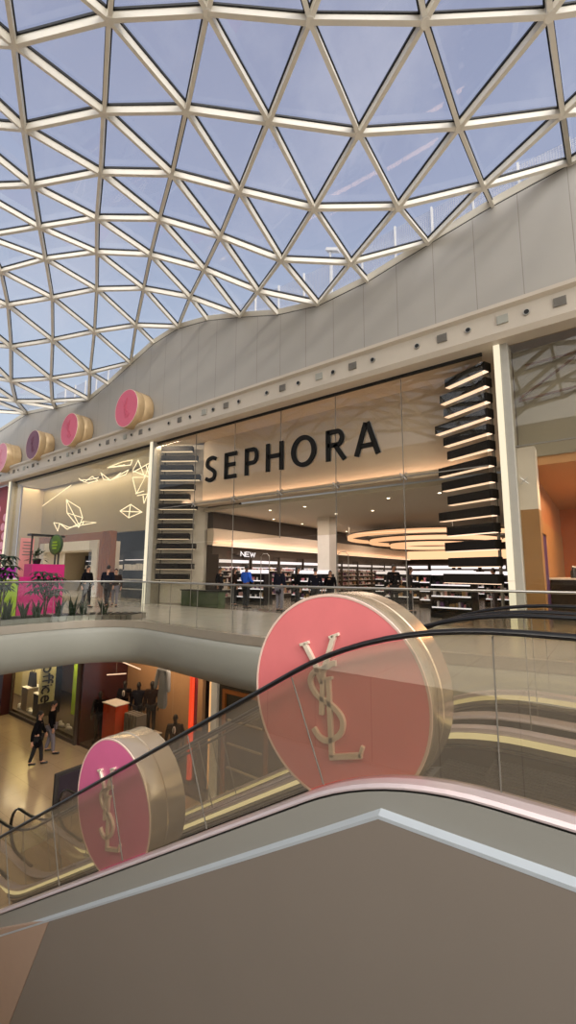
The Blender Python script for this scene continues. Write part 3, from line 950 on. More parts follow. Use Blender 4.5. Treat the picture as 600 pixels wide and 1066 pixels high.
S_ = catmull([(.94, .86), (.74, .925), (.5, .935), (.2, .86), (.14, .68), (.34, .555), (.62, .46), (.84, .33), (.80, .15), (.55, .07), (.3, .07), (.05, .15)], 5)
letter('s', -12.95, -12.31, [(S_, .15, False)])
letter('e', -11.86, -11.22, [([(.13, 0), (.13, 1)], B, False), ([(.13, .93), (1, .93)], .15, False), ([(.13, .53), (.9, .53)], .145, False), ([(.13, .07), (1, .07)], .15, False)])
bowl = lambda y0, y1, xr: catmull([(.1, y1), (.45, y1), (xr - .12, y1 - .06 * (y1 - y0)), (xr, (y0 + y1) / 2), (xr - .12, y0 + .06 * (y1 - y0)), (.45, y0), (.1, y0)], 5)
letter('p', -10.78, -10.11, [([(.13, 0), (.13, 1)], B, False), (bowl(.44, .93, .88), .145, False)])
letter('h', -9.74, -8.94, [([(.11, 0), (.11, 1)], B, False), ([(.89, 0), (.89, 1)], B, False), ([(.11, .53), (.89, .53)], .15, False)])
O_ = [(.5 + .42 * math.cos(2 * PI * i / 40), .5 + .46 * math.sin(2 * PI * i / 40)) for i in range(40)]
letter('o', -8.58, -7.56, [(O_, [.185 - .03 * abs(math.sin(2 * PI * i / 40)) for i in range(40)], True)])
letter('r', -7.17, -6.42, [([(.12, 0), (.12, 1)], B, False), (bowl(.5, .93, .82), .145, False), ([(.46, .5), (.93, 0.0)], B * .95, False)])
letter('a', -6.13, -5.23, [([(.09, 0), (.47, 1.0)], B * .95, False), ([(.91, 0), (.53, 1.0)], B, False), ([(.25, .3), (.75, .3)], .14, False)])

# ------------------------------------------------------------------ lit black fins at both ends of the shopfront
def fins(name_label, x, y, dx, dy, lens, ztop, pitch, hh=.125, lm='warmline'):
    t = thing('fin_tower', name_label, 'fin display', (x, y, 0), 'fin towers of the shopfront')
    d = Vector((dx, dy, 0)).normalized(); nrm_ = Vector((d.y, -d.x, 0))
    if nrm_.y > 0: nrm_ = -nrm_
    o = Vector((x, y, 0))
    mb = MB(); mb.obox(o + d * .1 - nrm_ * .17 + Vector((0, 0, 3.6)), d * .03, nrm_ * .03, (0, 0, 3.6)); mb.build('post', M['darkgrille'], t)
    for i, l in enumerate(lens):
        z = ztop - i * pitch
        off = .12 if i % 3 else .02
        c = o + d * (l / 2) + Vector((0, 0, z))
        mb = MB(); mb.obox(c, d * (l / 2), nrm_ * .14, (0, 0, hh)); f = mb.build('fin', M['fin'], t, bevel=.006)
        mb = MB(); mb.obox(c - Vector((0, 0, hh + .009)) + nrm_ * .04, d * (l / 2 - .02), nrm_ * .09, (0, 0, .008)); mb.build('light_strip', M[lm], f)
fins('right stack of black lit fins beside the cream pillar of the beauty shop', -2.16, 12.10, -.913, .406, [1.34, 1.55, 1.43, 1.78, 1.49, 1.37, 1.71, 1.62, 1.43, 1.77, 1.51, 1.6, 1.5, 1.7], 7.02, .442)
fins('left stack of black lit fins beside the first letter of the shop sign', -16.27, 12.12, .84, .545, [1.47, 1.70, 1.5, 1.85, 1.62, 1.4, 1.75, 1.6, 1.62, 1.45, 1.75, 1.6, 1.7, 1.5], 7.06, .452, .125, 'dimline')

# ------------------------------------------------------------------ inside the beauty shop
# three stepped ring lights
rg = thing('ring_light', 'three nested glowing peach ceiling rings deep inside the beauty shop', 'ceiling light', (-7.6, 23.9, 2.7))
for R_, zz in ((4.7, 3.26), (3.45, 3.04), (2.3, 2.82)):
    mb = MB(); mb.lathe([(R_ - .12, 0), (R_, 0), (R_, .20), (R_ - .12, .20), (R_ - .12, 0)], (-7.6, 23.9, zz), (0, 0, 1), 72, caps=False); q = mb.build('ring_band', M['peachsoft'], rg, True)
    mb = MB(); mb.lathe([(R_ - 1.15, .20), (R_ + .08, .20), (R_ + .08, .26), (R_ - 1.15, .26), (R_ - 1.15, .2)], (-7.6, 23.9, zz), (0, 0, 1), 72, caps=False); mb.build('ring_rim', M['darkwall'], q, True)
for a in range(4):
    mb = MB(); a_ = a * PI / 2 + .5
    mb.tube([(-7.6 + 4.6 * math.cos(a_), 23.9 + 4.6 * math.sin(a_), 3.5), (-7.6 + 4.6 * math.cos(a_), 23.9 + 4.6 * math.sin(a_), 4.16)], .02, 6)
    mb.build('hanger', M['chrome'], rg)
# ceiling spots
k = 0
protoS = None
for ix in range(7):
    for iy in range(8):
        x = -13.6 + ix * 1.85; y = 14.6 + iy * 2.6
        if (x + 7.6) ** 2 + (y - 23.9) ** 2 < 25 or (ix + iy * 2) % 3 == 0: continue
        if protoS is None:
            protoS = thing('ceiling_spotlight', 'small round white spotlight in the grey ceiling of the beauty shop', 'spotlight', (0, 0, 0), 'ceiling spots of the beauty shop')
            mb = MB(); mb.lathe([(.07, -.03), (.09, -.02), (.09, .0)], (0, 0, 0), (0, 0, 1), 12); hs = mb.build('housing', M['white'], protoS)
            mb = MB(); mb.lathe([(.055, -.035), (.055, -.028)], (0, 0, 0), (0, 0, 1), 12); ls = mb.build('lens', M['spot'], protoS)
            protoS.location = (x, y, 4.15)
        else:
            r_ = protoS.copy(); C.objects.link(r_); r_.location = (x, y, 4.15)
            for ch in (hs, ls):
                q = ch.copy(); C.objects.link(q); q.parent = r_
# wall shelves on the left wall, lit header over each
prodm = [mat('product_' + n_, c_, .35, var=.1) for n_, c_ in (('white', 'e6dcd8'), ('pink', 'c9808c'), ('black', '1c1a1c'), ('gold', 'b08d5c'), ('blush', 'd8a8a0'), ('violet', '6a4a6e'))]
def products(mb, x0, x1, y, z, rnd, dep=.12, axis='x', hmax=.2):
    p = x0
    while p < x1 - .05:
        w = rnd.uniform(.05, .12); h = rnd.uniform(.07, hmax)
        mb.cm = rnd.choice((0, 0, 1, 2, 2, 3, 4, 5))
        if axis == 'x': mb.box(p, p + w, y - dep / 2, y + dep / 2, z, z + h)
        else: mb.box(y - dep / 2, y + dep / 2, p, p + w, z, z + h)
        p += w + rnd.uniform(.01, .05)
rnd = random.Random(3)
ys = 13.7
for i in range(10):
    y1 = ys + 2.15
    t = thing('wall_shelf', '%s lit cosmetics shelf from the entrance along the left shop wall' % ORD[i], 'shelf', (-14.2, ys + 1.07, 0), 'lit shelves along the left wall')
    mb = MB(); mb.box(-14.4, -14.34, ys + .04, y1 - .04, 0, 2.2); mb.box(-14.4, -13.98, ys, ys + .05, 0, 2.2); mb.box(-14.4, -13.98, y1 - .05, y1, 0, 2.2); mb.build('back_panel', M['darkwall'], t)
    mb = MB(); mb.box(-14.36, -13.96, ys + .1, y1 - .1, 1.84, 1.97); mb.build('header_light', M['whitelit'], t)
    for z in (.3, .62, .94, 1.22, 1.48):
        mb = MB(); mb.box(-14.36, -14.0, ys + .05, y1 - .05, z - .03, z); s_ = mb.build('shelf_board', M['white'], t)
    mb = MB()
    for z in (.3, .62, .94, 1.22, 1.48): products(mb, ys + .1, y1 - .1, -14.08, z, rnd, axis='y')
    q = mb.build('products', prodm, t); q['kind'] = 'stuff'
    mb = MB(); mb.box(-14.30, -14.0, ys + .15, y1 - .15, 1.60, 1.64); mb.build('shelf_light', M['whitelit'], t)
    ys = y1 + .12
nw = thing('wall_sign', 'small glowing sign reading NEW on the left wall of the beauty shop', 'sign', (-14.0, 15.9, 2.2))
def wtext(txt, y0, z0, h, w, x):
    seg = dict(N=[[(0, 0), (0, 1), (1, 0), (1, 1)]], E=[[(1, 0), (0, 0), (0, 1), (1, 1)], [(0, .5), (.8, .5)]], W=[[(0, 1), (.25, 0), (.5, .8), (.75, 0), (1, 1)]])
    yy = y0
    for ch in txt:
        ww = w * (1.35 if ch == 'W' else 1)
        mb = MB()
        for st_ in seg[ch]:
            mb.stroke([(yy + p[0] * ww, z0 + p[1] * h) for p in st_], .035, lambda p: (x, p[0], p[1]), lambda p: (x + .02, p[0], p[1]))
        mb.build('letter_' + ch.lower(), M['whitelit'], nw)
        yy += ww + .07
wtext('NEW', 15.2, 2.16, .21, .27, -14.0)
mb = MB(); mb.box(-14.42, -14.04, 15.0, 16.6, 2.22, 2.3); mb.build('bracket', M['darkwall'], nw)
# gondolas on the floor
def gondola(x, y, w, lbl, h=1.35, pink=False):
    t = thing('display_unit', lbl, 'display unit', (x, y, 0), 'cosmetics display units on the shop floor')
    mb = MB(); mb.box(x - w / 2, x + w / 2, y - .3, y + .3, 0, .18); mb.box(x - w / 2, x + w / 2, y - .03, y + .03, .18, h)
    mb.box(x - w / 2, x - w / 2 + .04, y - .28, y + .28, .18, h); mb.box(x + w / 2 - .04, x + w / 2, y - .28, y + .28, .18, h)
    mb.build('carcass', M['black'], t)
    for k_ in range(3):
        z = .34 + k_ * (h - .5) / 2.4
        mb = MB(); mb.box(x - w / 2 + .04, x + w / 2 - .04, y - .28, y + .28, z - .03, z); sb_ = mb.build('shelf_board', M['white'], t)
        mb = MB(); mb.box(x - w / 2 + .05, x + w / 2 - .05, y - .29, y - .275, z - .03, z + .01); mb.build('price_rail', M['whitelit'], sb_)
    mb = MB()
    for k_ in range(3): products(mb, x - w / 2 + .08, x + w / 2 - .08, y - .16, .34 + k_ * (h - .5) / 2.4, rnd)
    q = mb.build('products', prodm, t); q['kind'] = 'stuff'
    mb = MB(); mb.box(x - w / 2, x + w / 2, y - .05, y + .05, h, h + .16); mb.build('header_light', M['whitelit'], t)
GD = [(-5.2, 18.0, 2.2, 'pink lit display unit behind the couple in dark coats'), (-3.3, 20.5, 2.0, 'display unit beside the right fins, far back'),
      (-9.9, 15.5, 1.4, 'narrow display unit between the blue shirted person and the shoppers'), (-12.6, 14.6, 1.6, 'display unit left of the person in the blue shirt'),
      (-7.6, 19.5, 1.8, 'display unit in front of the white column, to its right'), (-11.8, 17.6, 1.5, 'display unit next to the left wall shelves, under the glowing NEW sign'),
      (-6.4, 25.5, 2.4, 'display unit under the ring lights'), (-10.2, 24.5, 2.2, 'display unit far back, left of the ring lights'), (-4.0, 14.4, 1.3, 'low display unit nearest the right fins')]
for g in GD: gondola(*g)
def tall_back(i, x):
    t = thing('back_shelf', '%s tall lit shelf from the left on the far back shop wall' % ORD[i], 'shelf', (x, 36.7, 0), 'shelves on the far back wall')
    mb = MB(); mb.box(x - .9, x + .9, 36.6, 36.86, 0, 2.2); mb.build('carcass', M['darkwall'], t)
    mb = MB(); mb.box(x - .85, x + .85, 36.5, 36.58, 1.8, 2.05); mb.build('header_light', M['whitelit'], t)
    mb = MB()
    for z in (.4, .8, 1.2): products(mb, x - .8, x + .8, 36.5, z, rnd, hmax=.3)
    q = mb.build('products', prodm, t); q['kind'] = 'stuff'
for i in range(6): tall_back(i, -13 + i * 2)
# slim security gates at the entrance
for i, (x, lb) in enumerate(((-10.35, 'slim clear security gate at the shop entrance in front of the dark coats'), (-7.0, 'slim clear security gate at the shop entrance right of the white column'))):
    t = thing('security_gate', lb, 'security gate', (x, 12.6, 0))
    mb = MB(); mb.tube([(x - .2, 12.6, .03), (x - .2, 12.6, 2.0), (x - .1, 12.6, 2.1), (x + .1, 12.6, 2.1), (x + .2, 12.6, 2.0), (x + .2, 12.6, .03)], .014, 8); mb.build('frame', M['chrome'], t, True)
    mb = MB(); mb.box(x - .25, x + .25, 12.52, 12.68, .0, .05); mb.build('base_plate', M['chrome'], t)
# green tote display behind the low glass on the left
t = thing('display_table', 'low table with green bags behind the shop glass under the left fins', 'display table', (-14.2, 12.35, 0))
mb = MB(); mb.box(-14.6, -12.4, 12.2, 12.6, 0.0, .62); mb.build('table_body', M['paintlime'], t)
mb = MB(); mb.box(-14.65, -12.35, 12.15, 12.65, .62, .66); mb.build('table_top', M['black'], t)

# ------------------------------------------------------------------ shop on the left with the neon figures
mb = MB(); mb.box(-33.3, -16.8, 12.0, 18, -.3, .004); struct(mb.build('floor_left_shop', M['floorhi']))
mb = MB(); mb.box(-33.3, -16.8, 18, 18.2, 0, 7.4); struct(mb.build('wall_left_shop_back', M['fin']))
mb = MB(); mb.box(-33.3, -16.8, 13.9, 14.1, 3.62, 7.4); struct(mb.build('wall_left_shop', mat('grey_green_wall', '9a8f72', .35, var=.08, scale=1)))
mb = MB(); mb.box(-17.0, -16.8, 12.1, 18, 0, 7.4); struct(mb.build('wall_left_shop_east', M['beige']))
mb = MB(); mb.box(-32.2, -32.0, 12.52, 18, 0, 7.18); struct(mb.build('wall_left_shop_west', M['beige']))
mb = MB(); mb.box(-33.3, -16.8, 12.0, 18, 7.2, 7.4); struct(mb.build('ceiling_left_shop', M['shopceil']))
w2 = thing('window_2', 'tall glass shopfront of the left shop', None, (-25, 11.9, 0), kind='structure')
for i in range(6):
    a = -31.75 + i * 2.51
    mb = MB(); mb.box(a + .008, a + 2.502, 11.895, 11.905, 3.0 if 1 < i < 4 else .02, 7.36); mb.build('glass_pane', M['shopglass'], w2)
mb = MB(); mb.box(-31.75, -16.7, 11.87, 11.93, 7.28, 7.38); mb.build('head_channel', M['gasket'], w2)
pt = thing('shop_portal', 'white shop entrance portal in an orange wood surround', 'portal', (-25.5, 13.2, 0))
def portal(x0, x1, z1, y0, y1, w, m, nm):
    mb = MB(); mb.box(x0, x0 + w, y0, y1, 0, z1); mb.box(x1 - w, x1, y0, y1, 0, z1); mb.box(x0 + w, x1 - w, y0, y1, z1 - w, z1)
    return mb.build(nm, m, pt)
portal(-30.3, -22.46, 3.6, 13.1, 13.9, .45, M['wood'], 'wood_surround')
portal(-29.85, -22.85, 3.15, 13.0, 14.4, .55, M['portal'], 'white_frame')
mb = MB(); mb.box(-22.45, -21.5, 13.0, 13.3, 0, 3.6)
for i in range(5): mb.box(-22.38 + i * .18, -22.30 + i * .18, 12.96, 13.0, 0, 3.6)
mb.build('wood_pillar', M['wood'], pt)
def boxes_shelf(x0, x1, y, lb, zs_):
    t = thing('shoe_shelf', lb, 'shelf', ((x0 + x1) / 2, y, 0), 'shelves of white boxes in the left shop')
    mb = MB(); mb.box(x0, x1, y + .2, y + .3, 0, 2.5); mb.box(x0, x0 + .05, y - .15, y + .2, 0, 2.5); mb.box(x1 - .05, x1, y - .15, y + .2, 0, 2.5); mb.build('back_panel', M['black'], t)
    for z in zs_:
        mb = MB(); mb.box(x0 + .05, x1 - .05, y - .15, y + .2, z - .04, z); mb.build('shelf_board', M['white'], t)
    mb = MB()
    for z in zs_[-1:]:
        p = x0 + .1
        while p < x1 - .3:
            w_ = rnd.uniform(.22, .36); hh = rnd.uniform(.18, .32); mb.box(p, p + w_, y - .12, y + .12, z, z + hh); p += w_ + .06
    q = mb.build('boxes', M['white'], t); q['kind'] = 'stuff'
    mb = MB(); mb.box(x0 + .1, x1 - .1, y - .1, y + .15, zs_[-1] + .5, zs_[-1] + .53); mb.build('shelf_light', M['whitelit'], t)
boxes_shelf(-30.5, -25.0, 16.6, 'wide dark shelf with a row of white boxes seen through the white portal', (.6, 1.1, 1.6))
boxes_shelf(-21.0, -17.3, 13.6, 'dark shelf with white boxes right of the wooden portal pillar', (.5, 1.0, 1.5))
# neon figures: wire polygons hung in space
NE = {
    'long slanting neon line left of the other neon figures': [[(-30.36, 13.14, 5.73), (-26.72, 13.17, 6.76)]],
    'neon kite lying upright under the slanting neon line': [[(-27.6, 13.37, 5.95), (-25.98, 13.45, 5.27), (-24.81, 13.05, 4.54), (-25.54, 13.24, 4.02), (-27.52, 13.45, 5.08), (-27.6, 13.37, 5.95), (-25.59, 13.33, 4.09)], [(-27.48, 13.44, 5.08), (-24.88, 13.09, 4.55)]],
    'low flat neon arrow above the white portal': [[(-27.83, 12.82, 4.42), (-27.51, 12.95, 3.87), (-27.37, 12.96, 4.35), (-25.85, 12.71, 3.88), (-24.19, 12.8, 4.25), (-22.88, 12.83, 4.11), (-26.43, 13.11, 4.06), (-27.37, 12.96, 4.35), (-27.83, 12.82, 4.42)], [(-24.65, 13.05, 4.3), (-24.23, 12.78, 4.08)]],
    'neon tangle at the top left of the window': [[(-25.51, 13.0, 7.01), (-25.19, 13.21, 6.77), (-23.95, 12.99, 6.93), (-23.19, 12.94, 6.59), (-24.94, 13.32, 6.7), (-25.32, 13.03, 6.87), (-24.11, 13.03, 6.78), (-23.88, 13.37, 6.93)]],
    'neon check mark figure beside the tangle': [[(-23.26, 13.12, 7.09), (-23.41, 13.41, 6.76), (-22.38, 13.23, 6.54), (-23.45, 13.29, 7.09)], [(-22.13, 13.08, 6.49), (-20.91, 13.4, 6.99), (-20.99, 13.29, 6.71), (-22.5, 13.42, 6.65), (-21.61, 13.38, 6.92)]],
    'small neon wedge under the white fascia': [[(-21.94, 12.75, 7.12), (-20.42, 12.66, 7.2), (-19.45, 12.65, 7.15), (-19.54, 12.62, 6.9), (-21.94, 12.75, 7.12), (-20.23, 12.72, 7.03)]],
    'big neon star next to the pillar': [[(-19.16, 12.8, 7.14), (-20.07, 13.1, 6.76), (-18.3, 12.95, 6.14), (-18.67, 12.94, 6.84), (-20.16, 13.16, 6.68), (-18.46, 13.01, 6.93), (-18.7, 12.94, 6.19), (-19.16, 12.8, 7.14)]],
    'neon triangle funnel under the star': [[(-19.93, 13.03, 6.36), (-18.41, 12.74, 6.12), (-19.67, 13.15, 5.47), (-19.93, 13.03, 6.36)], [(-19.13, 12.73, 5.35), (-18.87, 13.05, 5.52)], [(-19.49, 13.09, 5.34), (-18.07, 12.72, 5.24), (-18.83, 13.06, 4.87), (-18.68, 12.88, 5.23)]],
    'neon diamond with crossed ribs beside the pillar': [[(-20.52, 12.79, 4.57), (-19.62, 12.81, 4.85), (-18.67, 12.86, 4.38), (-20.33, 13.21, 4.24), (-20.52, 12.79, 4.57), (-18.67, 12.86, 4.38)], [(-19.72, 12.87, 4.87), (-20.2, 13.12, 4.22)]]}
for lb, polys in NE.items():
    tp_ = max((p for q in polys for p in q), key=lambda p: p[2])
    t = thing('neon_figure', lb, 'neon light', tp_, 'neon figures in the left shop window')
    for q in polys:
        mb = MB(); mb.tube(q, .026, 6); mb.build('tube', M['neon'], t)
    mb = MB(); mb.tube([tp_, (tp_[0], tp_[1], 7.2)], .006, 5); mb.build('hanging_wire', M['darkgrille'], t)
rr = random.Random(5)
# red shop at the far left
mb = MB(); mb.box(-44, -32.25, 12.2, 12.5, 0, 7.38); struct(mb.build('wall_red_shop', M['red']))
t = thing('poster', 'red and pink poster on the red wall at the far left of the photo', 'poster', (-34.0, 12.1, 1.2))
mb = MB(); mb.box(-35.4, -32.7, 12.05, 12.15, 1.2, 6.6); mb.build('board', M['red'], t)
mb = MB()
for i in range(7): mb.ellipsoid((-34.6 + rr.uniform(0, 1.4), 12.05, 1.8 + i * .65), .35, .03, .28)
mb.build('print', M['palepink'], t)

# ------------------------------------------------------------------ shop on the right
mb = MB(); mb.box(-1.76, 8, 12.0, 22, -.3, .004); struct(mb.build('floor_right_shop', M['shopfloor']))
mb = MB(); mb.box(-1.6, -1.4, 12.3, 22, 0, 3.0); rw = struct(mb.build('wall_right_shop_west', M['oak']))
mb = MB(); mb.box(-1.6, -1.42, 12.6, 22, 3.0, 4.4); mb.build('upper_band', mat('orange_brown_wall', 'a8744e', .5, var=.2, scale=2), rw)
mb = MB(); mb.box(-1.6, 8, 12.55, 22, 4.2, 4.42); struct(mb.build('ceiling_right_shop', mat('orange_lit_ceiling', 'c99a6a', .6)))
mb = MB(); mb.box(-1.6, 8, 12.5, 12.7, 4.42, 7.4); struct(mb.build('wall_right_shop_bulkhead', mat('grey_bulkhead', '9a9586', .35)))
mb = MB(); mb.box(-1.6, -1.2, 12.05, 12.5, 3.0, 4.6); we = struct(mb.build('wall_right_shop_end', M['white']))
mb = MB(); mb.box(-1.6, -1.2, 12.05, 12.5, 0, 3.0); mb.build('wood_facing', M['oak'], we)
mb = MB(); mb.box(-1.6, 8, 22, 22.2, 0, 4.4); struct(mb.build('wall_right_shop_back', mat('orange_back_wall', 'b4642c', .5, var=.2, scale=1)))
w3 = thing('window_3', 'tall glass shopfront of the right shop', None, (2, 11.9, 0), kind='structure')
for i in range(3):
    a = -1.72 + i * 2.3
    for z0, z1 in ((4.62, 7.36), (.02, 4.6)):
        if i == 1 and z0 < 1: continue
        mb = MB(); mb.box(a, a + 2.28, 11.895, 11.905, z0, z1); mb.build('glass_pane', M['shopglass'], w3)
mb = MB(); mb.box(-1.72, 5.2, 11.88, 11.92, 4.595, 4.625); mb.build('horizontal_joint', M['darkgrille'], w3)
mb = MB()
c = Vector((-1.45, 11.86, 3.7))
for a in (45, 135, 225, 315):
    q = c + Vector((math.cos(math.radians(a)), 0, math.sin(math.radians(a)))) * .12
    mb.tube([c, q], .016, 6)
mb.build('spider_fitting', M['chrome'], w3)
# slanted bars modelled in place of trusses mirrored in the upper glass
for i, (x0, z0, x1, z1) in enumerate(((-1.5, 6.0, .6, 7.3), (-1.5, 5.95, .8, 6.1), (.8, 6.1, .6, 7.3), (.8, 6.1, 2.6, 7.3), (-1.3, 6.9, 2.6, 7.0))):
    mb = MB(); mb.beam((x0, 12.36, z0), (x1, 12.36, z1), .05, .05, (0, 0, 1)); mb.build('mirrored_brace', mat('mirrored_truss_brown', '6d5445', .5) if i == 0 else bpy.data.materials['mirrored_truss_brown'], w3)
t = thing('banner', 'violet upright panel inside the right shop next to the pale wood wall', 'banner', (-1.2, 14.2, 0))
mb = MB(); mb.box(-1.36, -1.28, 13.35, 14.1, 0, 2.45); mb.build('panel', M['violet'], t)
mb = MB(); mb.box(-1.37, -1.27, 13.33, 14.12, 2.45, 2.5); mb.build('cap', M['black'], t)
t = thing('counter', 'dark counter with bottles inside the right shop', 'counter', (-.9, 16, 0))
mb = MB(); mb.box(-1.3, -.5, 14.6, 18.5, 0, 1.25); mb.build('counter_body', M['black'], t)
mb = MB(); mb.box(-1.35, -.45, 14.55, 18.55, 1.25, 1.3); mb.build('counter_top', M['white'], t)
for i in range(9):
    b_ = thing('bottle', 'dark bottle standing on the counter of the right shop', 'bottle', (-.75, 14.8 + i * .4, 1.3), 'bottles on the counter')
    mb = MB(); mb.lathe([(.06, 0), (.065, .02), (.065, .18), (.025, .25), (.025, .32)], (-.75, 14.8 + i * .4, 1.3), (0, 0, 1), 10); mb.build('glass_body', M['black'], b_, True)
    mb = MB(); mb.lathe([(.028, .31), (.028, .35)], (-.75, 14.8 + i * .4, 1.3), (0, 0, 1), 10); mb.build('cap', M['gold'], b_)

# ------------------------------------------------------------------ lower mall shops
mb = MB(); mb.box(-23.4, -22.2, 8.6, 9.1, -5, -1.1); struct(mb.build('pillar', M['darkred']))
mb = MB(); mb.box(-44, -23.4, 9.0, 9.3, -5, -1.1); struct(mb.build('wall_lower_west', mat('taupe_wall', '6b5a48', .6)))
mb = MB(); mb.box(-28, -20.9, 10.25, 10.4, -5, -1.1); struct(mb.build('wall_lower_shoe_shop', mat('yellow_cream_wall', 'e6dba6', .5, var=.04)))
mb = MB(); mb.box(-28, -16.4, 12.0, 12.2, -5, -1.1); struct(mb.build('wall_lower_shoe_shop_back', M['oak']))
mb = MB(); mb.box(-28, -16.45, 9.12, 12, -5.0, -4.82); struct(mb.build('floor_shoe_shop_plinth', M['darkwall']))
w4 = thing('window_4', 'lower floor shop window with yellow cream wall behind', None, (-19.3, 9, -5), kind='structure')
for i in range(3):
    mb = MB(); mb.box(-22.2 + i * 1.93 + .01, -22.2 + (i + 1) * 1.93 - .01, 8.995, 9.005, -4.9, -1.15); mb.build('glass_pane', M['shopglass'], w4)
mb = MB(); mb.box(-22.2, -16.4, 8.95, 9.05, -5.0, -4.88); mb.box(-22.25, -22.15, 8.95, 9.05, -5, -1.1); mb.box(-16.5, -16.36, 8.93, 9.07, -5, -1.1); mb.build('frame', M['darkwall'], w4)
# hanging vertical name board: letters turned a quarter, reading downwards
st = thing('shop_sign', 'vertical dark letters reading office in the lower shop window', 'sign', (-19.8, 9.4, -4.2))
def vtext(word, x, y, ztop, h, m, parent, pitch):
    seg = dict(o=[([(.5 + .4 * math.cos(2 * PI * i / 20), .35 + .33 * math.sin(2 * PI * i / 20)) for i in range(20)], True)],
               f=[([(.4, 0), (.4, .85), (.6, 1), (.85, .97)], False), ([(.1, .62), (.8, .62)], False)], i=[([(.5, 0), (.5, .68)], False), ([(.5, .84), (.5, .96)], False)],
               c=[([(.85, .6), (.6, .7), (.25, .6), (.1, .35), (.25, .1), (.6, 0), (.85, .1)], False)],
               e=[([(.1, .38), (.88, .38), (.75, .62), (.5, .7), (.22, .6), (.1, .35), (.25, .08), (.55, 0), (.85, .1)], False)])
    z = ztop
    for ch in word:
        mb = MB()
        for pts, cl_ in seg[ch]:
            f0 = lambda p, d=0: (x - d, y + p[1] * h, z - p[0] * h * .8)
            mb.stroke(pts, .15, lambda p: f0(p), lambda p: f0(p, .04), cl_)
        mb.build('letter_' + ch, m, parent)
        z -= pitch * (.55 if ch in 'fi' else 1)
vtext('office', -19.75, 9.2, -2.62, .42, M['signblack'], st, .34)
mb = MB(); mb.box(-19.81, -19.795, 9.1, 9.75, -4.2, -1.2); mb.build('board', bpy.data.materials['yellow_cream_wall'], st)
def bag(x, y, z, w, h, m, lb, grp=None):
    t = thing('bag', lb, 'bag', (x, y, z), grp)
    mb = MB(); mb.hexa([(x - w / 2, y - .1, z), (x + w / 2, y - .1, z), (x + w / 2, y + .1, z), (x - w / 2, y + .1, z), (x - w * .42, y - .06, z + h), (x + w * .42, y - .06, z + h), (x + w * .42, y + .06, z + h), (x - w * .42, y + .06, z + h)]); mb.build('bag_body', M[m], t, bevel=.02)
    mb = MB(); mb.tube([(x - w * .25, y, z + h - .02), (x - w * .2, y, z + h + .15), (x + w * .2, y, z + h + .15), (x + w * .25, y, z + h - .02)], .02, 6); mb.build('handle', M[m], t, True)
def plinth(x, y, z, w, d, h, m, lb):
    t = thing('display_plinth', lb, 'plinth', (x, y, z))
    mb = MB(); mb.box(x - w / 2, x + w / 2, y - d / 2, y + d / 2, z, z + h); mb.build('block', M[m], t, bevel=.01)
    mb = MB(); mb.box(x - w / 2 - .02, x + w / 2 + .02, y - d / 2 - .02, y + d / 2 + .02, z + h, z + h + .03); mb.build('top_board', M['white'], t)
plinth(-21.6, 9.6, -4.82, .6, .6, .95, 'beige', 'pale plinth under the grey bag in the cream shop window')
bag(-21.6, 9.6, -3.84, .55, .62, 'coatgrey', 'dark grey bag on the pale plinth in the cream shop window')
plinth(-20.3, 9.5, -4.82, .6, .5, .9, 'coatgrey', 'grey plinth in the cream shop window behind the walking pair')
bag(-20.3, 9.5, -3.89, .6, .6, 'concrete', 'pale grey bag on the grey plinth behind the walking pair')
plinth(-20.3, 10.0, -4.82, .45, .35, 2.6, 'coatblk', 'tall dark column right of the vertical letters in the cream window')
plinth(-19.0, 10.6, -4.82, .9, .5, 2.2, 'lime', 'lime green block at the right end of the cream window')
bag(-17.0, 9.45, -4.82, .4, .8, 'white', 'tall white box bag on the window floor beside the dark frame')
for i, (x, lb) in enumerate(((-22.0, 'white shoe lying at the left end of the cream shop window'), (-20.95, 'white shoe between the two grey bags on the window floor'), (-18.2, 'white shoe on the window floor right of the walking pair'), (-17.6, 'white shoe nearest the tall white box bag'))):
    t = thing('shoe', lb, 'shoe', (x, 9.35, -4.82), 'white shoes on the window floor')
    mb = MB(); mb.ellipsoid((x, 9.35, -4.75), .2, .09, .07); mb.ellipsoid((x - .1, 9.35, -4.68), .08, .075, .07); mb.build('upper', M['white'], t, True)
    mb = MB(); mb.box(x - .2, x + .2, 9.27, 9.43, -4.82, -4.79); mb.build('sole', M['soffit'], t)

# suit shop
mb = MB(); mb.box(-16.4, -9.2, 12.2, 12.4, -5, -1.1); struct(mb.build('wall_lower_suit_shop', M['darkred']))
mb = MB(); mb.box(-16.4, -16.2, 9.02, 12.2, -5, -1.1); struct(mb.build('wall_lower_suit_shop_west', M['darkred']))
mb = MB(); mb.box(-16.4, -9.2, 9.05, 12.2, -5.0, -4.9); struct(mb.build('floor_suit_shop', M['darkwall']))
w5 = thing('window_5', 'lower floor window of the dark red suit shop', None, (-12.8, 9, -5), kind='structure')
for i in range(4):
    mb = MB(); mb.box(-16.3 + i * 1.78 + .01, -16.3 + (i + 1) * 1.78 - .01, 8.995, 9.005, -4.9, -1.15); mb.build('glass_pane', M['shopglass'], w5)
mb = MB(); mb.box(-16.2, -11.7, 10.9, 11.05, -4.9, -1.1); struct(mb.build('wall_suit_partition', mat('tan_brown_wall', 'b08d68', .5, var=.12, scale=2)))
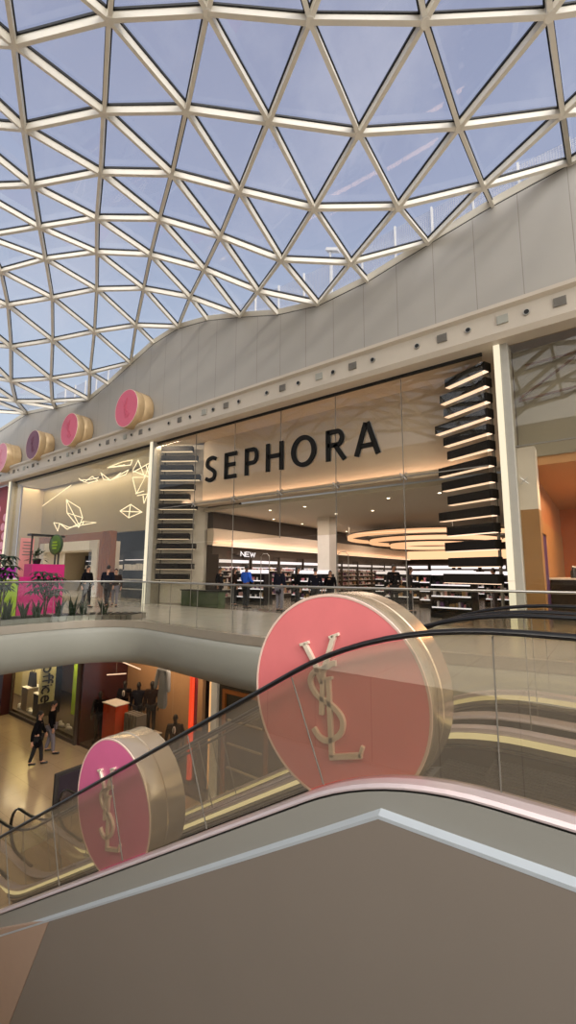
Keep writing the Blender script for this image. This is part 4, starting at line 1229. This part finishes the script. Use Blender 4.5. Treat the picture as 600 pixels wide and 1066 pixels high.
for i, (x, z, l, a) in enumerate(((-15.9, -1.9, 1.4, .12), (-14.6, -2.05, 1.2, -.1), (-15.4, -2.5, 1.0, .08), (-13.3, -1.75, 1.2, .05))):
    t = thing('light_bar', '%s thin white light bar under the suit shop ceiling, from the left' % ORD[i], 'light', (x, 9.9, z), 'thin light bars in the suit shop')
    mb = MB(); mb.tube([(x - l / 2, 9.8, z - a), (x + l / 2, 9.95, z + a)], .022, 6); mb.build('tube', M['warmline'], t)
    mb = MB(); mb.tube([(x, 9.875, z), (x, 9.875, -1.12)], .008, 5); mb.build('hanging_wire', M['darkgrille'], t)
for x, m, lb, w_ in ((-10.62, 'redneon', 'glowing red upright light strip in the suit shop', .12), (-9.75, 'orangeneon', 'glowing pale orange upright light strip near the cream pillar', .09)):
    t = thing('light_column', lb, 'light', (x, 9.5, -5))
    mb = MB(); mb.box(x - w_ / 2, x + w_ / 2, 9.4, 9.5, -4.8, -1.15); mb.build('tube', M[m], t)
    mb = MB(); mb.box(x - .1, x + .1, 9.5, 9.6, -4.95, -1.12); mb.build('backing', M['red'], t)
    mb = MB(); mb.box(x - .16, x + .16, 9.34, 9.66, -4.95, -4.8); mb.build('foot', M['black'], t)
t = thing('display_box', 'orange display box with white top in the suit shop window', 'display box', (-14.3, 9.7, -4.9))
mb = MB(); mb.box(-15.05, -14.25, 9.2, 9.7, -4.85, -3.32); mb.build('body', M['orange'], t, bevel=.02)
mb = MB(); mb.box(-15.08, -14.22, 9.17, 9.73, -4.9, -4.8); mb.box(-15.08, -14.22, 9.17, 9.73, -3.32, -3.29); mb.build('trim', M['white'], t)
t = thing('display_stand', 'dark slatted stand with pale base right of the orange box', 'display stand', (-13.3, 9.8, -4.9))
mb = MB(); mb.box(-14.0, -12.7, 9.3, 9.8, -4.9, -4.5); mb.build('base', M['beige'], t)
mb = MB()
for i in range(5): mb.box(-13.95 + i * .16, -13.87 + i * .16, 9.35, 9.75, -4.5, -3.5)
mb.build('slats', M['darkgrille'], t)
# cream pillar and dark shop to its right
mb = MB(); mb.box(-9.2, -8.98, 8.9, 9.5, -5, -1.1); struct(mb.build('pillar', M['white']))
mb = MB(); mb.box(-8.98, -2, 9.0, 9.25, -5, -1.1); ws = struct(mb.build('wall_lower_east', mat('dark_olive_front', '38301f', .4, var=.15)))
fr_ = MB(); fr_.box(-8.8, -7.2, 8.93, 9.0, -4.7, -4.6); fr_.box(-8.8, -7.2, 8.93, 9.0, -1.9, -1.8); fr_.box(-8.8, -8.7, 8.93, 9.0, -4.6, -1.9); fr_.box(-7.3, -7.2, 8.93, 9.0, -4.6, -1.9)
fr_.build('shop_frame', M['wood'], ws)
for i in range(4):
    mb = MB(); mb.box(-8.6, -7.4, 8.94, 9.02, -4.4 + i * .6, -4.36 + i * .6); mb.build('shelf_board', M['beige'], ws)
# poster stand on the lower floor
t = thing('poster_stand', 'dark grey poster stand on the lower floor beside the escalator foot', 'poster stand', (-12.2, 6.75, -5))
mb = MB(); mb.box(-12.26, -12.16, 6.2, 7.3, -4.94, -3.95); mb.build('board', M['coatgrey'], t, bevel=.02)
mb = MB(); mb.box(-12.158, -12.15, 6.3, 7.2, -4.8, -4.03); mb.build('print', mat('poster_dark_print', '2b2430', .4, var=.6, scale=3), t)
mb = MB(); mb.box(-12.5, -11.9, 6.15, 7.55, -5.0, -4.94); mb.build('base', M['chrome'], t)

# ------------------------------------------------------------------ kiosk and plants on the upper walkway
t = thing('kiosk', 'hot pink and lime green kiosk behind the plants at the left of the walkway', 'kiosk', (-15.2, 6, 0))
mb = MB(); mb.box(-15.6, -15.0, 6.35, 7.4, 0, 1.62); mb.box(-15.6, -15.0, 6.0, 6.35, 0, 1.2); mb.build('pink_counter', M['hotpink'], t, bevel=.01)
mb = MB(); mb.box(-15.6, -15.0, 4.6, 5.98, 0, 1.12); mb.build('lime_counter', M['lime'], t, bevel=.01)
mb = MB(); mb.box(-15.62, -14.98, 4.6, 5.98, 1.12, 1.17); mb.build('counter_top', M['white'], t)
mb = MB()
for y in (6.4, 7.3): mb.tube([(-15.3, y, 1.6), (-15.3, y, 2.6)], .03, 8)
mb.box(-15.45, -15.15, 6.3, 7.4, 2.55, 2.62); mb.build('canopy_frame', M['black'], t)
t2 = thing('box', 'magenta box on the lime counter of the kiosk', 'box', (-15.3, 5.6, 1.17))
mb = MB(); mb.box(-15.55, -15.05, 5.3, 5.9, 1.175, 1.45); mb.build('box_body', M['purple'], t2, bevel=.01)
mb = MB(); mb.box(-15.57, -15.03, 5.28, 5.92, 1.45, 1.49); mb.build('lid', M['purple'], t2)
t2 = thing('round_sign', 'green oval sign on a dark post beside the pink kiosk', 'sign', (-15.0, 7.1, 1.62))
mb = MB(); mb.lathe([(.30, -.05), (.33, -.03), (.33, .03), (.30, .05)], (-14.9, 7.0, 2.28), (.1, -.99, 0), 32); mb.build('disc', M['green'], t2, True)
mb = MB(); mb.lathe([(.335, -.045), (.35, 0), (.335, .045)], (-14.9, 7.0, 2.28), (.1, -.99, 0), 32, caps=False); mb.build('rim', M['leaf'], t2, True)
u_ = Vector((.99, .1, 0)); n_ = Vector((.1, -.99, 0)) * .056; o_ = Vector((-14.9, 7.0, 2.28))
mb = MB()
for zz in (.08, -.02, -.12): mb.obox(o_ + n_ + Vector((0, 0, zz)), u_ * (.16 - abs(zz) * .4), n_ * .06, (0, 0, .025))
mb.build('print', M['lime'], t2)
mb = MB(); mb.tube([(-14.9, 7.0, 1.62), (-14.9, 7.0, 1.97)], .03, 8); mb.build('post', M['black'], t2)
t2 = thing('menu_banner', 'upright pink banner with dark lines of print behind the kiosk', 'banner', (-16.5, 6.6, 0))
mb = MB(); mb.obox((-16.5, 6.75, 1.75), (.02, 0, 0), (0, .22, 0), (0, 0, .8)); mb.build('board', M['pinkbanner'], t2)
mb = MB()
for i in range(5): mb.obox((-16.475, 6.75, 2.4 - i * .11), (.006, 0, 0), (0, .15 - .03 * (i % 2), 0), (0, 0, .018))
mb.build('print', M['darkgrille'], t2)
mb = MB(); mb.tube([(-16.5, 6.75, 0), (-16.5, 6.75, .95)], .03, 8); mb.lathe([(.25, 0), (.25, .03)], (-16.5, 6.75, 0), (0, 0, 1), 20); mb.build('stand', M['black'], t2)
t2 = thing('potted_plant', 'small bushy green plant on top of the pink kiosk', 'plant', (-15.3, 6.6, 1.62))
def blob_leaves(mb, c, r, n_l, rnd_, ln=.18, w_=.06):
    for i in range(n_l):
        th = rnd_.uniform(0, 2 * PI); ph = rnd_.uniform(-.2, 1.4)
        d = Vector((math.cos(th) * math.cos(ph), math.sin(th) * math.cos(ph), math.sin(ph)))
        p = Vector(c) + d * r * rnd_.uniform(.3, 1)
        leaf(mb, p, d + Vector((rnd_.uniform(-.5, .5), rnd_.uniform(-.5, .5), rnd_.uniform(-.6, .3))), ln * rnd_.uniform(.7, 1.2), w_)
def leaf(mb, p, d, l, w_, droop=.25):
    d = Vector(d).normalized(); s_ = d.cross(Vector((0, 0, 1)))
    if s_.length < 1e-3: s_ = Vector((1, 0, 0))
    s_.normalize(); u_ = s_.cross(d)
    a = p + d * l * .4 + s_ * w_ / 2 + u_ * l * .04; b = p + d * l * .4 - s_ * w_ / 2 + u_ * l * .04
    a2 = p + d * l * .75 + s_ * w_ * .35 - Vector((0, 0, l * droop * .4)); b2 = p + d * l * .75 - s_ * w_ * .35 - Vector((0, 0, l * droop * .4))
    tip = p + d * l - Vector((0, 0, l * droop)); m_ = p + d * l * .5 - u_ * .01 * l
    mb.add([p, a, a2, tip, b2, b, m_], [(0, 6, 1), (1, 6, 2), (2, 6, 3), (3, 6, 4), (4, 6, 5), (5, 6, 0)])
pr = random.Random(11)
mb = MB(); blob_leaves(mb, (-15.3, 6.6, 1.8), .26, 70, pr); q = mb.build('foliage', M['leaf'], t2)
mb = MB(); mb.lathe([(.10, 0), (.14, .17)], (-15.3, 6.6, 1.62), (0, 0, 1), 14); mb.build('pot', M['black'], t2)
# planter trough behind the balustrade
t3 = thing('planter_trough', 'low steel planter trough along the walkway edge at the left', 'planter', (-12.4, 5, 0))
pe = [p for p in edge2 if p.y > 2.6 and p.x < -10.95]
mb = MB()
for i in range(len(pe) - 1):
    a, b = pe[i], pe[i + 1]
    d = (b - a).normalized(); nl = Vector((-d.y, d.x))
    A = a + nl * .2; B_ = b + nl * .2; A2 = a + nl * 1.0; B2 = b + nl * 1.0
    mb.hexa([(A.x, A.y, 0), (B_.x, B_.y, 0), (B2.x, B2.y, 0), (A2.x, A2.y, 0), (A.x, A.y, .16), (B_.x, B_.y, .16), (B2.x, B2.y, .16), (A2.x, A2.y, .16)])
mb.build('trough_body', M['chrome'], t3)
mb = MB()
for i in range(len(pe) - 1):
    a, b = pe[i], pe[i + 1]
    d = (b - a).normalized(); nl = Vector((-d.y, d.x))
    A = a + nl * .23; B_ = b + nl * .23; A2 = a + nl * .97; B2 = b + nl * .97
    mb.add([(A.x, A.y, .17), (B_.x, B_.y, .17), (B2.x, B2.y, .17), (A2.x, A2.y, .17)], [(0, 1, 2, 3)])
mb.build('soil', M['soil'], t3)
def tree_plant(x, y, h, lb, n_whorl, seed):
    rr_ = random.Random(seed)
    t = thing('umbrella_plant', lb, 'plant', (x, y, .16), 'tall leafy plants in the trough')
    st_ = MB(); fo = MB()
    stems = [(rr_.uniform(-.07, .07), rr_.uniform(-.07, .07)) for _ in range(3)]
    for j in range(n_whorl):
        sx, sy = stems[j % 3]
        z = .16 + h * (.45 + .55 * (j + 1) / n_whorl)
        th = j * 2.4; rad = .30 * (1.15 - .5 * j / n_whorl)
        c = Vector((x + math.cos(th) * rad, y + math.sin(th) * rad, z))
        st_.tube([(x + sx, y + sy, .16), (x + sx * 2, y + sy * 2, .16 + (z - .16) * .55), (c.x, c.y, c.z)], [.016, .012, .006], 6)
        nl_ = 9
        for q_ in range(nl_):
            a = 2 * PI * q_ / nl_ + th
            leaf(fo, c, (math.cos(a), math.sin(a), .12), .30, .10, .5)
    st_.build('stem', M['stem'], t, True); fo.build('foliage', M['leaf2'], t)
tree_plant(-12.78, 5.85, 1.2, 'tall umbrella plant in front of the hot pink kiosk', 16, 1)
tree_plant(-12.8, 4.62, 1.65, 'tall umbrella plant at the left border of the photo before the lime counter', 18, 2)
def spiky(x, y, h, lb, seed):
    rr_ = random.Random(seed)
    t = thing('snake_plant', lb, 'plant', (x, y, .16), 'spiky low plants in the trough')
    mb = MB()
    for j in range(15):
        th = rr_.uniform(0, 2 * PI); ln = 1.3 * h * rr_.uniform(.6, 1.1); lean = rr_.uniform(.05, .4)
        b_ = Vector((x + rr_.uniform(-.07, .07), y + rr_.uniform(-.07, .07), .16))
        d = Vector((math.cos(th) * lean, math.sin(th) * lean, 1)).normalized()
        s_ = Vector((-math.sin(th), math.cos(th), 0)) * .032; f_ = Vector((math.cos(th), math.sin(th), 0)) * .008
        m_ = b_ + d * ln * .5; tip = b_ + d * ln + Vector((math.cos(th), math.sin(th), 0)) * ln * .12
        mb.add([b_ + s_ * .6, b_ - s_ * .6, m_ + s_, m_ - s_, tip, b_ + f_, m_ + f_ * 2], [(0, 5, 6, 2), (5, 1, 3, 6), (2, 6, 4), (6, 3, 4), (0, 2, 4, 3, 1)])
    mb.build('leaves', M['leaf2'], t)
SP = [(-12.45, 4.75, .42, 'spiky plant furthest left, below the lime counter'), (-12.42, 5.15, .38, 'spiky plant second from the left border, under the lime counter edge'),
      (-12.4, 5.45, .4, 'spiky plant left of the umbrella plant before the pink kiosk'), (-12.36, 6.05, .42, 'spiky plant just right of the umbrella plant before the pink kiosk'),
      (-12.28, 6.35, .44, 'spiky plant third from the right end of the trough'), (-12.18, 6.65, .40, 'spiky plant second from the right end of the trough'), (-11.85, 7.05, .36, 'spiky plant at the right end of the trough, before the walking people')]
for i, s_ in enumerate(SP): spiky(*s_, 20 + i)

# ------------------------------------------------------------------ people
def skin_mesh(joints, bones, root, sub=1):
    me = bpy.data.meshes.new('tmp')
    idx = {k_: i for i, k_ in enumerate(joints)}
    me.from_pydata([joints[k_][0] for k_ in joints], [(idx[a], idx[b]) for a, b in bones], [])
    o = bpy.data.objects.new('tmp', me); C.objects.link(o)
    md = o.modifiers.new('s', 'SKIN'); md.use_smooth_shade = True
    if sub:
        sb = o.modifiers.new('u', 'SUBSURF'); sb.levels = sub
    for k_ in joints:
        r_ = joints[k_][1]
        v = me.skin_vertices[0].data[idx[k_]]
        v.radius = r_ if isinstance(r_, tuple) else (r_, r_)
        v.use_root = (k_ == root)
    dg = bpy.context.evaluated_depsgraph_get()
    ev = o.evaluated_get(dg)
    m = bpy.data.meshes.new_from_object(ev)
    vs = [tuple(v.co) for v in m.vertices]; fs = [tuple(p.vertices) for p in m.polygons]
    bpy.data.objects.remove(o); bpy.data.meshes.remove(me); bpy.data.meshes.remove(m)
    return vs, fs
def person(x, y, z, head_deg, h, lb, coat='coatblk', tr='trblk', hair='hairblk', skin='skin', step=.0, coat_len=.85, arm=(0, 0), long_hair=False, group=None, cat='person', name='person', spread=0.0, female=False):
    k_ = h / 1.75
    t = thing(name, lb, cat, (x, y, z), group, rotz=math.radians(head_deg))
    def V(a, b, c): return (a * k_, b * k_, c * k_)
    sw = .175 if female else .20
    J = {}; Bn = []
    def j(n_, p, r_, par=None):
        J[n_] = (V(*p), tuple(q * k_ for q in r_) if isinstance(r_, tuple) else r_ * k_)
        if par: Bn.append((par, n_))
    j('pel', (0, 0, .95), (.15, .11))
    j('waist', (0, .0, 1.10), (.14, .10), 'pel'); j('chest', (0, .0, 1.30), (.165, .11), 'waist'); j('neck0', (0, .0, 1.44), (.08, .07), 'chest'); j('neck', (0, -.01, 1.52), .055, 'neck0'); j('skull', (0, -.02, 1.60), .07, 'neck')
    for s_, sn in ((-1, 'l'), (1, 'r')):
        f_ = step * s_
        ar = arm[0 if s_ < 0 else 1]
        j('sh' + sn, (s_ * sw, .0, 1.41), .065, 'chest')
        j('el' + sn, (s_ * (sw + .06 + spread), .02 - f_ * .25 - ar * .02, 1.13 + ar * .02), .046, 'sh' + sn)
        wz = .90 + ar * .28; wy = -.04 - f_ * .5 - ar * .22
        j('wr' + sn, (s_ * (sw + .07 + spread * 1.8 - ar * .05), wy, wz), .034, 'el' + sn)
        j('pa' + sn, (s_ * (sw + .07 + spread * 2 - ar * .06), wy - .02 - ar * .04, wz - .07 + ar * .04), (.034, .02), 'wr' + sn)
        for q in range(5):
            lf = (.075, .088, .092, .086, .068)[q] if q else .06
            fy = wy - .045 + q * .02 - ar * .04
            px = s_ * (sw + .07 + spread * 2 - ar * .06)
            j('f%d' % q + sn, (px - s_ * (.012 if q else .03), fy - (.015 if not q else 0), wz - .07 - lf * .55 + ar * .04), .0085, 'pa' + sn)
            j('g%d' % q + sn, (px - s_ * (.022 if q else .035), fy - .012, wz - .07 - lf + ar * .04), .007, 'f%d' % q + sn)
        j('hip' + sn, (s_ * .09, 0, .90), .095, 'pel')
        j('kn' + sn, (s_ * .095, -f_ * .55 - .02, .50), .06, 'hip' + sn)
        fy = -f_ * 1.0 + (.10 if f_ < 0 else 0) * 0
        fz = .08 + (.05 if f_ < -.05 else 0)
        j('an' + sn, (s_ * .095, fy + .02, fz), .042, 'kn' + sn)
        j('to' + sn, (s_ * .11, fy - .16, fz - .045), (.042, .03), 'an' + sn)
    vs, fs = skin_mesh(J, Bn, 'pel', 1)
    mb = MB(); mb.add(vs, fs)
    # head: skull with brow, nose, chin, ears, eyes
    hv = []; n_, m_ = 18, 14
    hc = Vector(V(0, -.025, 1.645)); 
    for i in range(m_ + 1):
        th = PI * i / m_
        for q in range(n_):
            ph = 2 * PI * q / n_
            d = Vector((math.sin(th) * math.cos(ph), math.sin(th) * math.sin(ph), math.cos(th)))
            rx, ry, rz = .073, .093, .118
            p = Vector((d.x * rx, d.y * ry, d.z * rz))
            if p.z < 0: p.x *= 1 + p.z * 2.2; p.y = p.y * (1 + p.z * 1.2) - (.012 if p.y < 0 else -.02) * min(1, -p.z * 12)
            if p.y < -.05 and abs(d.x) < .25 and -.045 < p.z < .02: p.y -= .022 * (1 - abs(d.x) / .25)
            hv.append(tuple(hc + p * k_))
    hf = []
    for i in range(m_):
        for q in range(n_):
            hf.append((i * n_ + q, (i + 1) * n_ + q, (i + 1) * n_ + (q + 1) % n_, i * n_ + (q + 1) % n_))
    mb.add(hv, hf)
    for s_ in (-1, 1): mb.ellipsoid(V(s_ * .075, -.01, 1.64), .012 * k_, .02 * k_, .032 * k_, 8, 6)
    mb.cm = 1
    for s_ in (-1, 1): mb.ellipsoid(V(s_ * .03, -.106, 1.655), .012 * k_, .006 * k_, .007 * k_, 8, 5)
    mb.ellipsoid(V(0, -.108, 1.588), .022 * k_, .006 * k_, .005 * k_, 8, 5)
    mb.build('body', [M[skin], M['hairblk']], t, True)
    # clothes follow the same joints
    cl = {}; cb = []
    grow = .018
    for a in ('pel', 'waist', 'chest', 'shl', 'shr', 'ell', 'elr', 'wrl', 'wrr', 'neck0'):
        p, r_ = J[a]
        r_ = tuple(q + grow * k_ for q in r_) if isinstance(r_, tuple) else r_ + grow * k_
        if a.startswith('sh'): r_ = r_ * 1.05
        cl[a] = (p, r_)
    cb = [b_ for b_ in Bn if b_[0] in cl and b_[1] in cl]
    if coat_len < .95:
        cl['hem'] = (V(0, .005, coat_len), ((.185 + max(0, .85 - coat_len) * .22) * k_, (.135 + max(0, .85 - coat_len) * .2) * k_)); cb.append(('pel', 'hem'))
    vs, fs = skin_mesh(cl, cb, 'chest', 1)
    mb = MB(); mb.add(vs, fs); mb.build('coat', M[coat], t, True)
    tl = {a: (J[a][0], tuple(q + .012 * k_ for q in J[a][1]) if isinstance(J[a][1], tuple) else J[a][1] + .016 * k_) for a in ('pel', 'hipl', 'hipr', 'knl', 'knr', 'anl', 'anr')}
    vs, fs = skin_mesh(tl, [b_ for b_ in Bn if b_[0] in tl and b_[1] in tl], 'pel', 1)
    mb = MB(); mb.add(vs, fs); mb.build('trousers', M[tr], t, True)
    for sn in 'lr':
        a = Vector(J['an' + sn][0]); b_ = Vector(J['to' + sn][0])
        vs, fs = skin_mesh({'a': (tuple(a + Vector((0, .03, -.035)) * k_), .052 * k_), 'b': (tuple((a + b_) / 2 + Vector((0, 0, -.012)) * k_), .05 * k_), 'c': (tuple(b_ + Vector((0, -.04, -.0)) * k_), (.048 * k_, .032 * k_))}, [('a', 'b'), ('b', 'c')], 'a', 1)
        mb = MB(); mb.add(vs, fs); mb.build('shoe', M['shoe'], t, True)
    if hair:
        mb = MB(); hv = []
        for i in range(9):
            th = PI * .62 * i / 8
            for q in range(n_):
                ph = 2 * PI * q / n_
                front = max(0, -math.sin(ph))
                tt = th * (1 - .38 * front)
                d = Vector((math.sin(tt) * math.cos(ph), math.sin(tt) * math.sin(ph), math.cos(tt)))
                hv.append(tuple(hc + Vector((d.x * .083, d.y * .102 + .004, d.z * .128 + .004)) * k_))
        hf = []
        for i in range(8):
            for q in range(n_):
                hf.append((i * n_ + q, (i + 1) * n_ + q, (i + 1) * n_ + (q + 1) % n_, i * n_ + (q + 1) % n_))
        mb.add(hv, hf)
        if long_hair: mb.ellipsoid(V(0, .045, 1.52), .088 * k_, .055 * k_, .17 * k_, 14, 10)
        mb.build('hair', M[hair], t, True)
    return t
def face_to(dx, dy): return math.degrees(math.atan2(dx, -dy))   # heading so that the body's front (-Y) looks along (dx, dy)
person(-15.74, 7.32, -5, face_to(-.8, -.45) + 200, 1.70, 'person in a long black coat walking on the lower floor, left arm out', 'coatblk', 'trblk', 'hairblk', step=.16, coat_len=.55, spread=.12, female=True, long_hair=True)
person(-16.35, 8.05, -5, face_to(-.8, -.45) + 200, 1.76, 'person in a black jacket and grey trousers walking beside the long black coat', 'coatblk', 'trgrey', 'hairblk', step=-.15, coat_len=.8)
person(-16.3, 8.95, 0, face_to(1, .2), 1.60, 'person in a dark coat walking on the upper walkway right behind the pink kiosk', 'coatblk', 'trblk', 'hairblk', step=.1, coat_len=.7, long_hair=True, female=True)
person(-15.7, 9.45, 0, face_to(-.6, .8), 1.62, 'person in black walking on the walkway in front of the orange wood pillar', 'coatnavy', 'trblk', 'hairblk', step=.22)
person(-15.95, 9.95, 0, face_to(.7, -.6), 1.5, 'person with a white top under a dark jacket beside the glass of the neon shop', 'coatbrown', 'trgrey', 'hairbrn', step=.12)
person(-11.42, 12.75, 0, face_to(.1, 1), 1.68, 'person in a bright blue shirt seen from behind at the beauty shop entrance', 'shirtblue', 'trblk', 'hairblk', skin='skindk', coat_len=.96, arm=(.6, .6))
person(-12.7, 13.4, 0, face_to(.3, 1), 1.58, 'person in a brown jacket left of the blue shirt inside the beauty shop', 'coatbrown', 'trblk', 'hairbrn', long_hair=True, female=True)
person(-13.35, 13.2, 0, face_to(1, .3), 1.6, 'dark figure browsing beside the left black fins inside the beauty shop', 'coatblk', 'trblk', 'hairblk', coat_len=.75)
person(-9.65, 12.6, 0, face_to(.0, 1), 1.64, 'person in a navy coat with long brown hair, left of the dark group', 'coatnavy', 'trgrey', 'hairbrn', coat_len=.6, long_hair=True, female=True)
person(-9.1, 12.95, 0, face_to(.6, .8), 1.62, 'person in a black coat, middle of the dark group', 'coatblk', 'trblk', 'hairblk', coat_len=.7, long_hair=True, female=True)
person(-8.45, 13.15, 0, face_to(-.3, 1), 1.58, 'broad person in a dark hooded jacket nearest the white column', 'coatnavy', 'trblk', 'hairblk', coat_len=.8)
person(-8.75, 14.7, 0, face_to(.5, -.8), 1.48, 'small person in black standing in front of the white column', 'coatblk', 'trblk', 'hairbrn', coat_len=.8)
person(-6.5, 15.6, 0, face_to(.75, -.65), 1.72, 'person in a dark coat facing out, left one of the couple before the display', 'coatblk', 'trblk', 'hairblk', coat_len=.6, arm=(.2, .8))
person(-5.75, 15.3, 0, face_to(.9, .2), 1.62, 'person with brown hair and dark coat, right one of the couple before the display', 'coatgrey', 'trblk', 'hairbrn', coat_len=.65, long_hair=True, female=True)
person(-4.15, 15.9, 0, face_to(-.6, .7), 1.62, 'dark figure standing behind the lowest right fins', 'coatblk', 'trblk', 'hairblk', coat_len=.7)
person(-3.3, 17.2, 0, face_to(-1, .1), 1.6, 'dark figure furthest right inside the beauty shop', 'coatblk', 'trgrey', 'hairbrn', coat_len=.8)
# dressmaker figures in suits
def mannequin(x, y, z, lb, suit='coatblk'):
    t = person(x, y, z, face_to(.55, -.8), 1.8, lb, suit, 'trblk', None, 'black', coat_len=.78, cat='mannequin', name='mannequin', group='suit shop mannequins')
    if 'shirt' in lb:
        mb = MB(); mb.ellipsoid((0, -.125, 1.36), .055, .03, .12, 10, 8); mb.build('shirt_front', M['shirtwhite'], t, True)
        mb = MB(); mb.ellipsoid((0, -.152, 1.33), .018, .012, .12, 8, 6); mb.build('tie', M['coatblk'], t, True)
for x, y, z, lb, s_ in ((-15.75, 9.5, -4.9, 'mannequin in a dark suit left of the orange display box', 'coatblk'), (-15.35, 10.25, -4.6, 'mannequin in a black suit and white shirt behind the orange box', 'coatblk'),
                    (-14.45, 10.25, -4.52, 'mannequin in a dark jacket behind the slatted stand', 'coatnavy'), (-13.72, 10.3, -4.38, 'mannequin in a dark red jacket beside the hanging grey coat', 'coatbrown'),
                    (-11.4, 9.5, -4.9, 'mannequin in a grey suit and pale shirt left of the red light strip', 'coatgrey'), (-10.2, 9.6, -4.9, 'mannequin in a dark suit between the red and the pale orange light strip', 'coatblk')):
    mannequin(x, y, z, lb, s_)
    if z > -4.8: plinth(x, y, -4.9, .55, .55, z + 4.9 - .035, 'black', 'low black plinth under the ' + lb.split(' behind')[0].split(' beside')[0].replace(' right', ''))
t = thing('hanging_coat', 'pale grey coat hanging high in the suit shop window', 'coat', (-12.1, 9.5, -3.2))
vs, fs = skin_mesh({'a': ((-12.1, 9.5, -1.75), (.12, .08)), 'b': ((-12.1, 9.5, -2.3), (.2, .1)), 'c': ((-12.1, 9.5, -3.1), (.26, .12)), 's1': ((-12.35, 9.5, -1.85), .08), 'e1': ((-12.45, 9.45, -2.5), .07), 's2': ((-11.85, 9.5, -1.85), .08), 'e2': ((-11.75, 9.45, -2.5), .07)},
                   [('a', 'b'), ('b', 'c'), ('a', 's1'), ('s1', 'e1'), ('a', 's2'), ('s2', 'e2')], 'b', 1)
mb = MB(); mb.add(vs, fs); mb.build('coat', mat('cloth_pale_grey', '8f97a0', .8), t, True)
mb = MB(); mb.tube([(-12.1, 9.5, -1.7), (-12.1, 9.5, -1.12)], .012, 6); mb.build('hanger', M['chrome'], t)

# ------------------------------------------------------------------ outside, beyond the glass roof
t = thing('roof_parapet', 'fritted glass parapet with pale posts outside above the glass roof edge', 'parapet', (-6, 13.2, 8))
for i in range(26):
    xa = 4 - i * 1.3; xb = xa - 1.28
    za = 13.55 + .25 * math.cos(2 * PI * (xa + 1) / 16) * .4; zb = 13.55 + .25 * math.cos(2 * PI * (xb + 1) / 16) * .4
    mb = MB(); mb.add([(xa, 13.2, 8.4), (xb, 13.2, 8.4), (xb, 13.2, zb), (xa, 13.2, za)], [(0, 1, 2, 3)]); mb.build('panel', M['frit'], t)
    mb = MB(); mb.box(xa - .01, xa + .05, 13.14, 13.2, 8.4, za + .05); mb.build('post', M['concrete'], t)
t = thing('lamp_post', 'slim outdoor lamp post with a bent head seen through the roof glass', 'lamp post', (-9.6, 17, 8))
P_ = [(-9.1, 15.5, 8), (-9.1, 15.5, 16.1)]
mb = MB(); mb.tube(P_, .05, 8); mb.build('pole', M['concrete'], t)
mb = MB(); mb.obox((-8.95, 15.5, 16.1), (.32, 0, -.16), (0, .12, 0), (.03, 0, .06)); mb.build('lamp_head', M['concrete'], t)
mb = MB(); mb.box(-45, 12, 13.0, 40, 8.3, 8.4); struct(mb.build('roof_deck', M['concrete']))
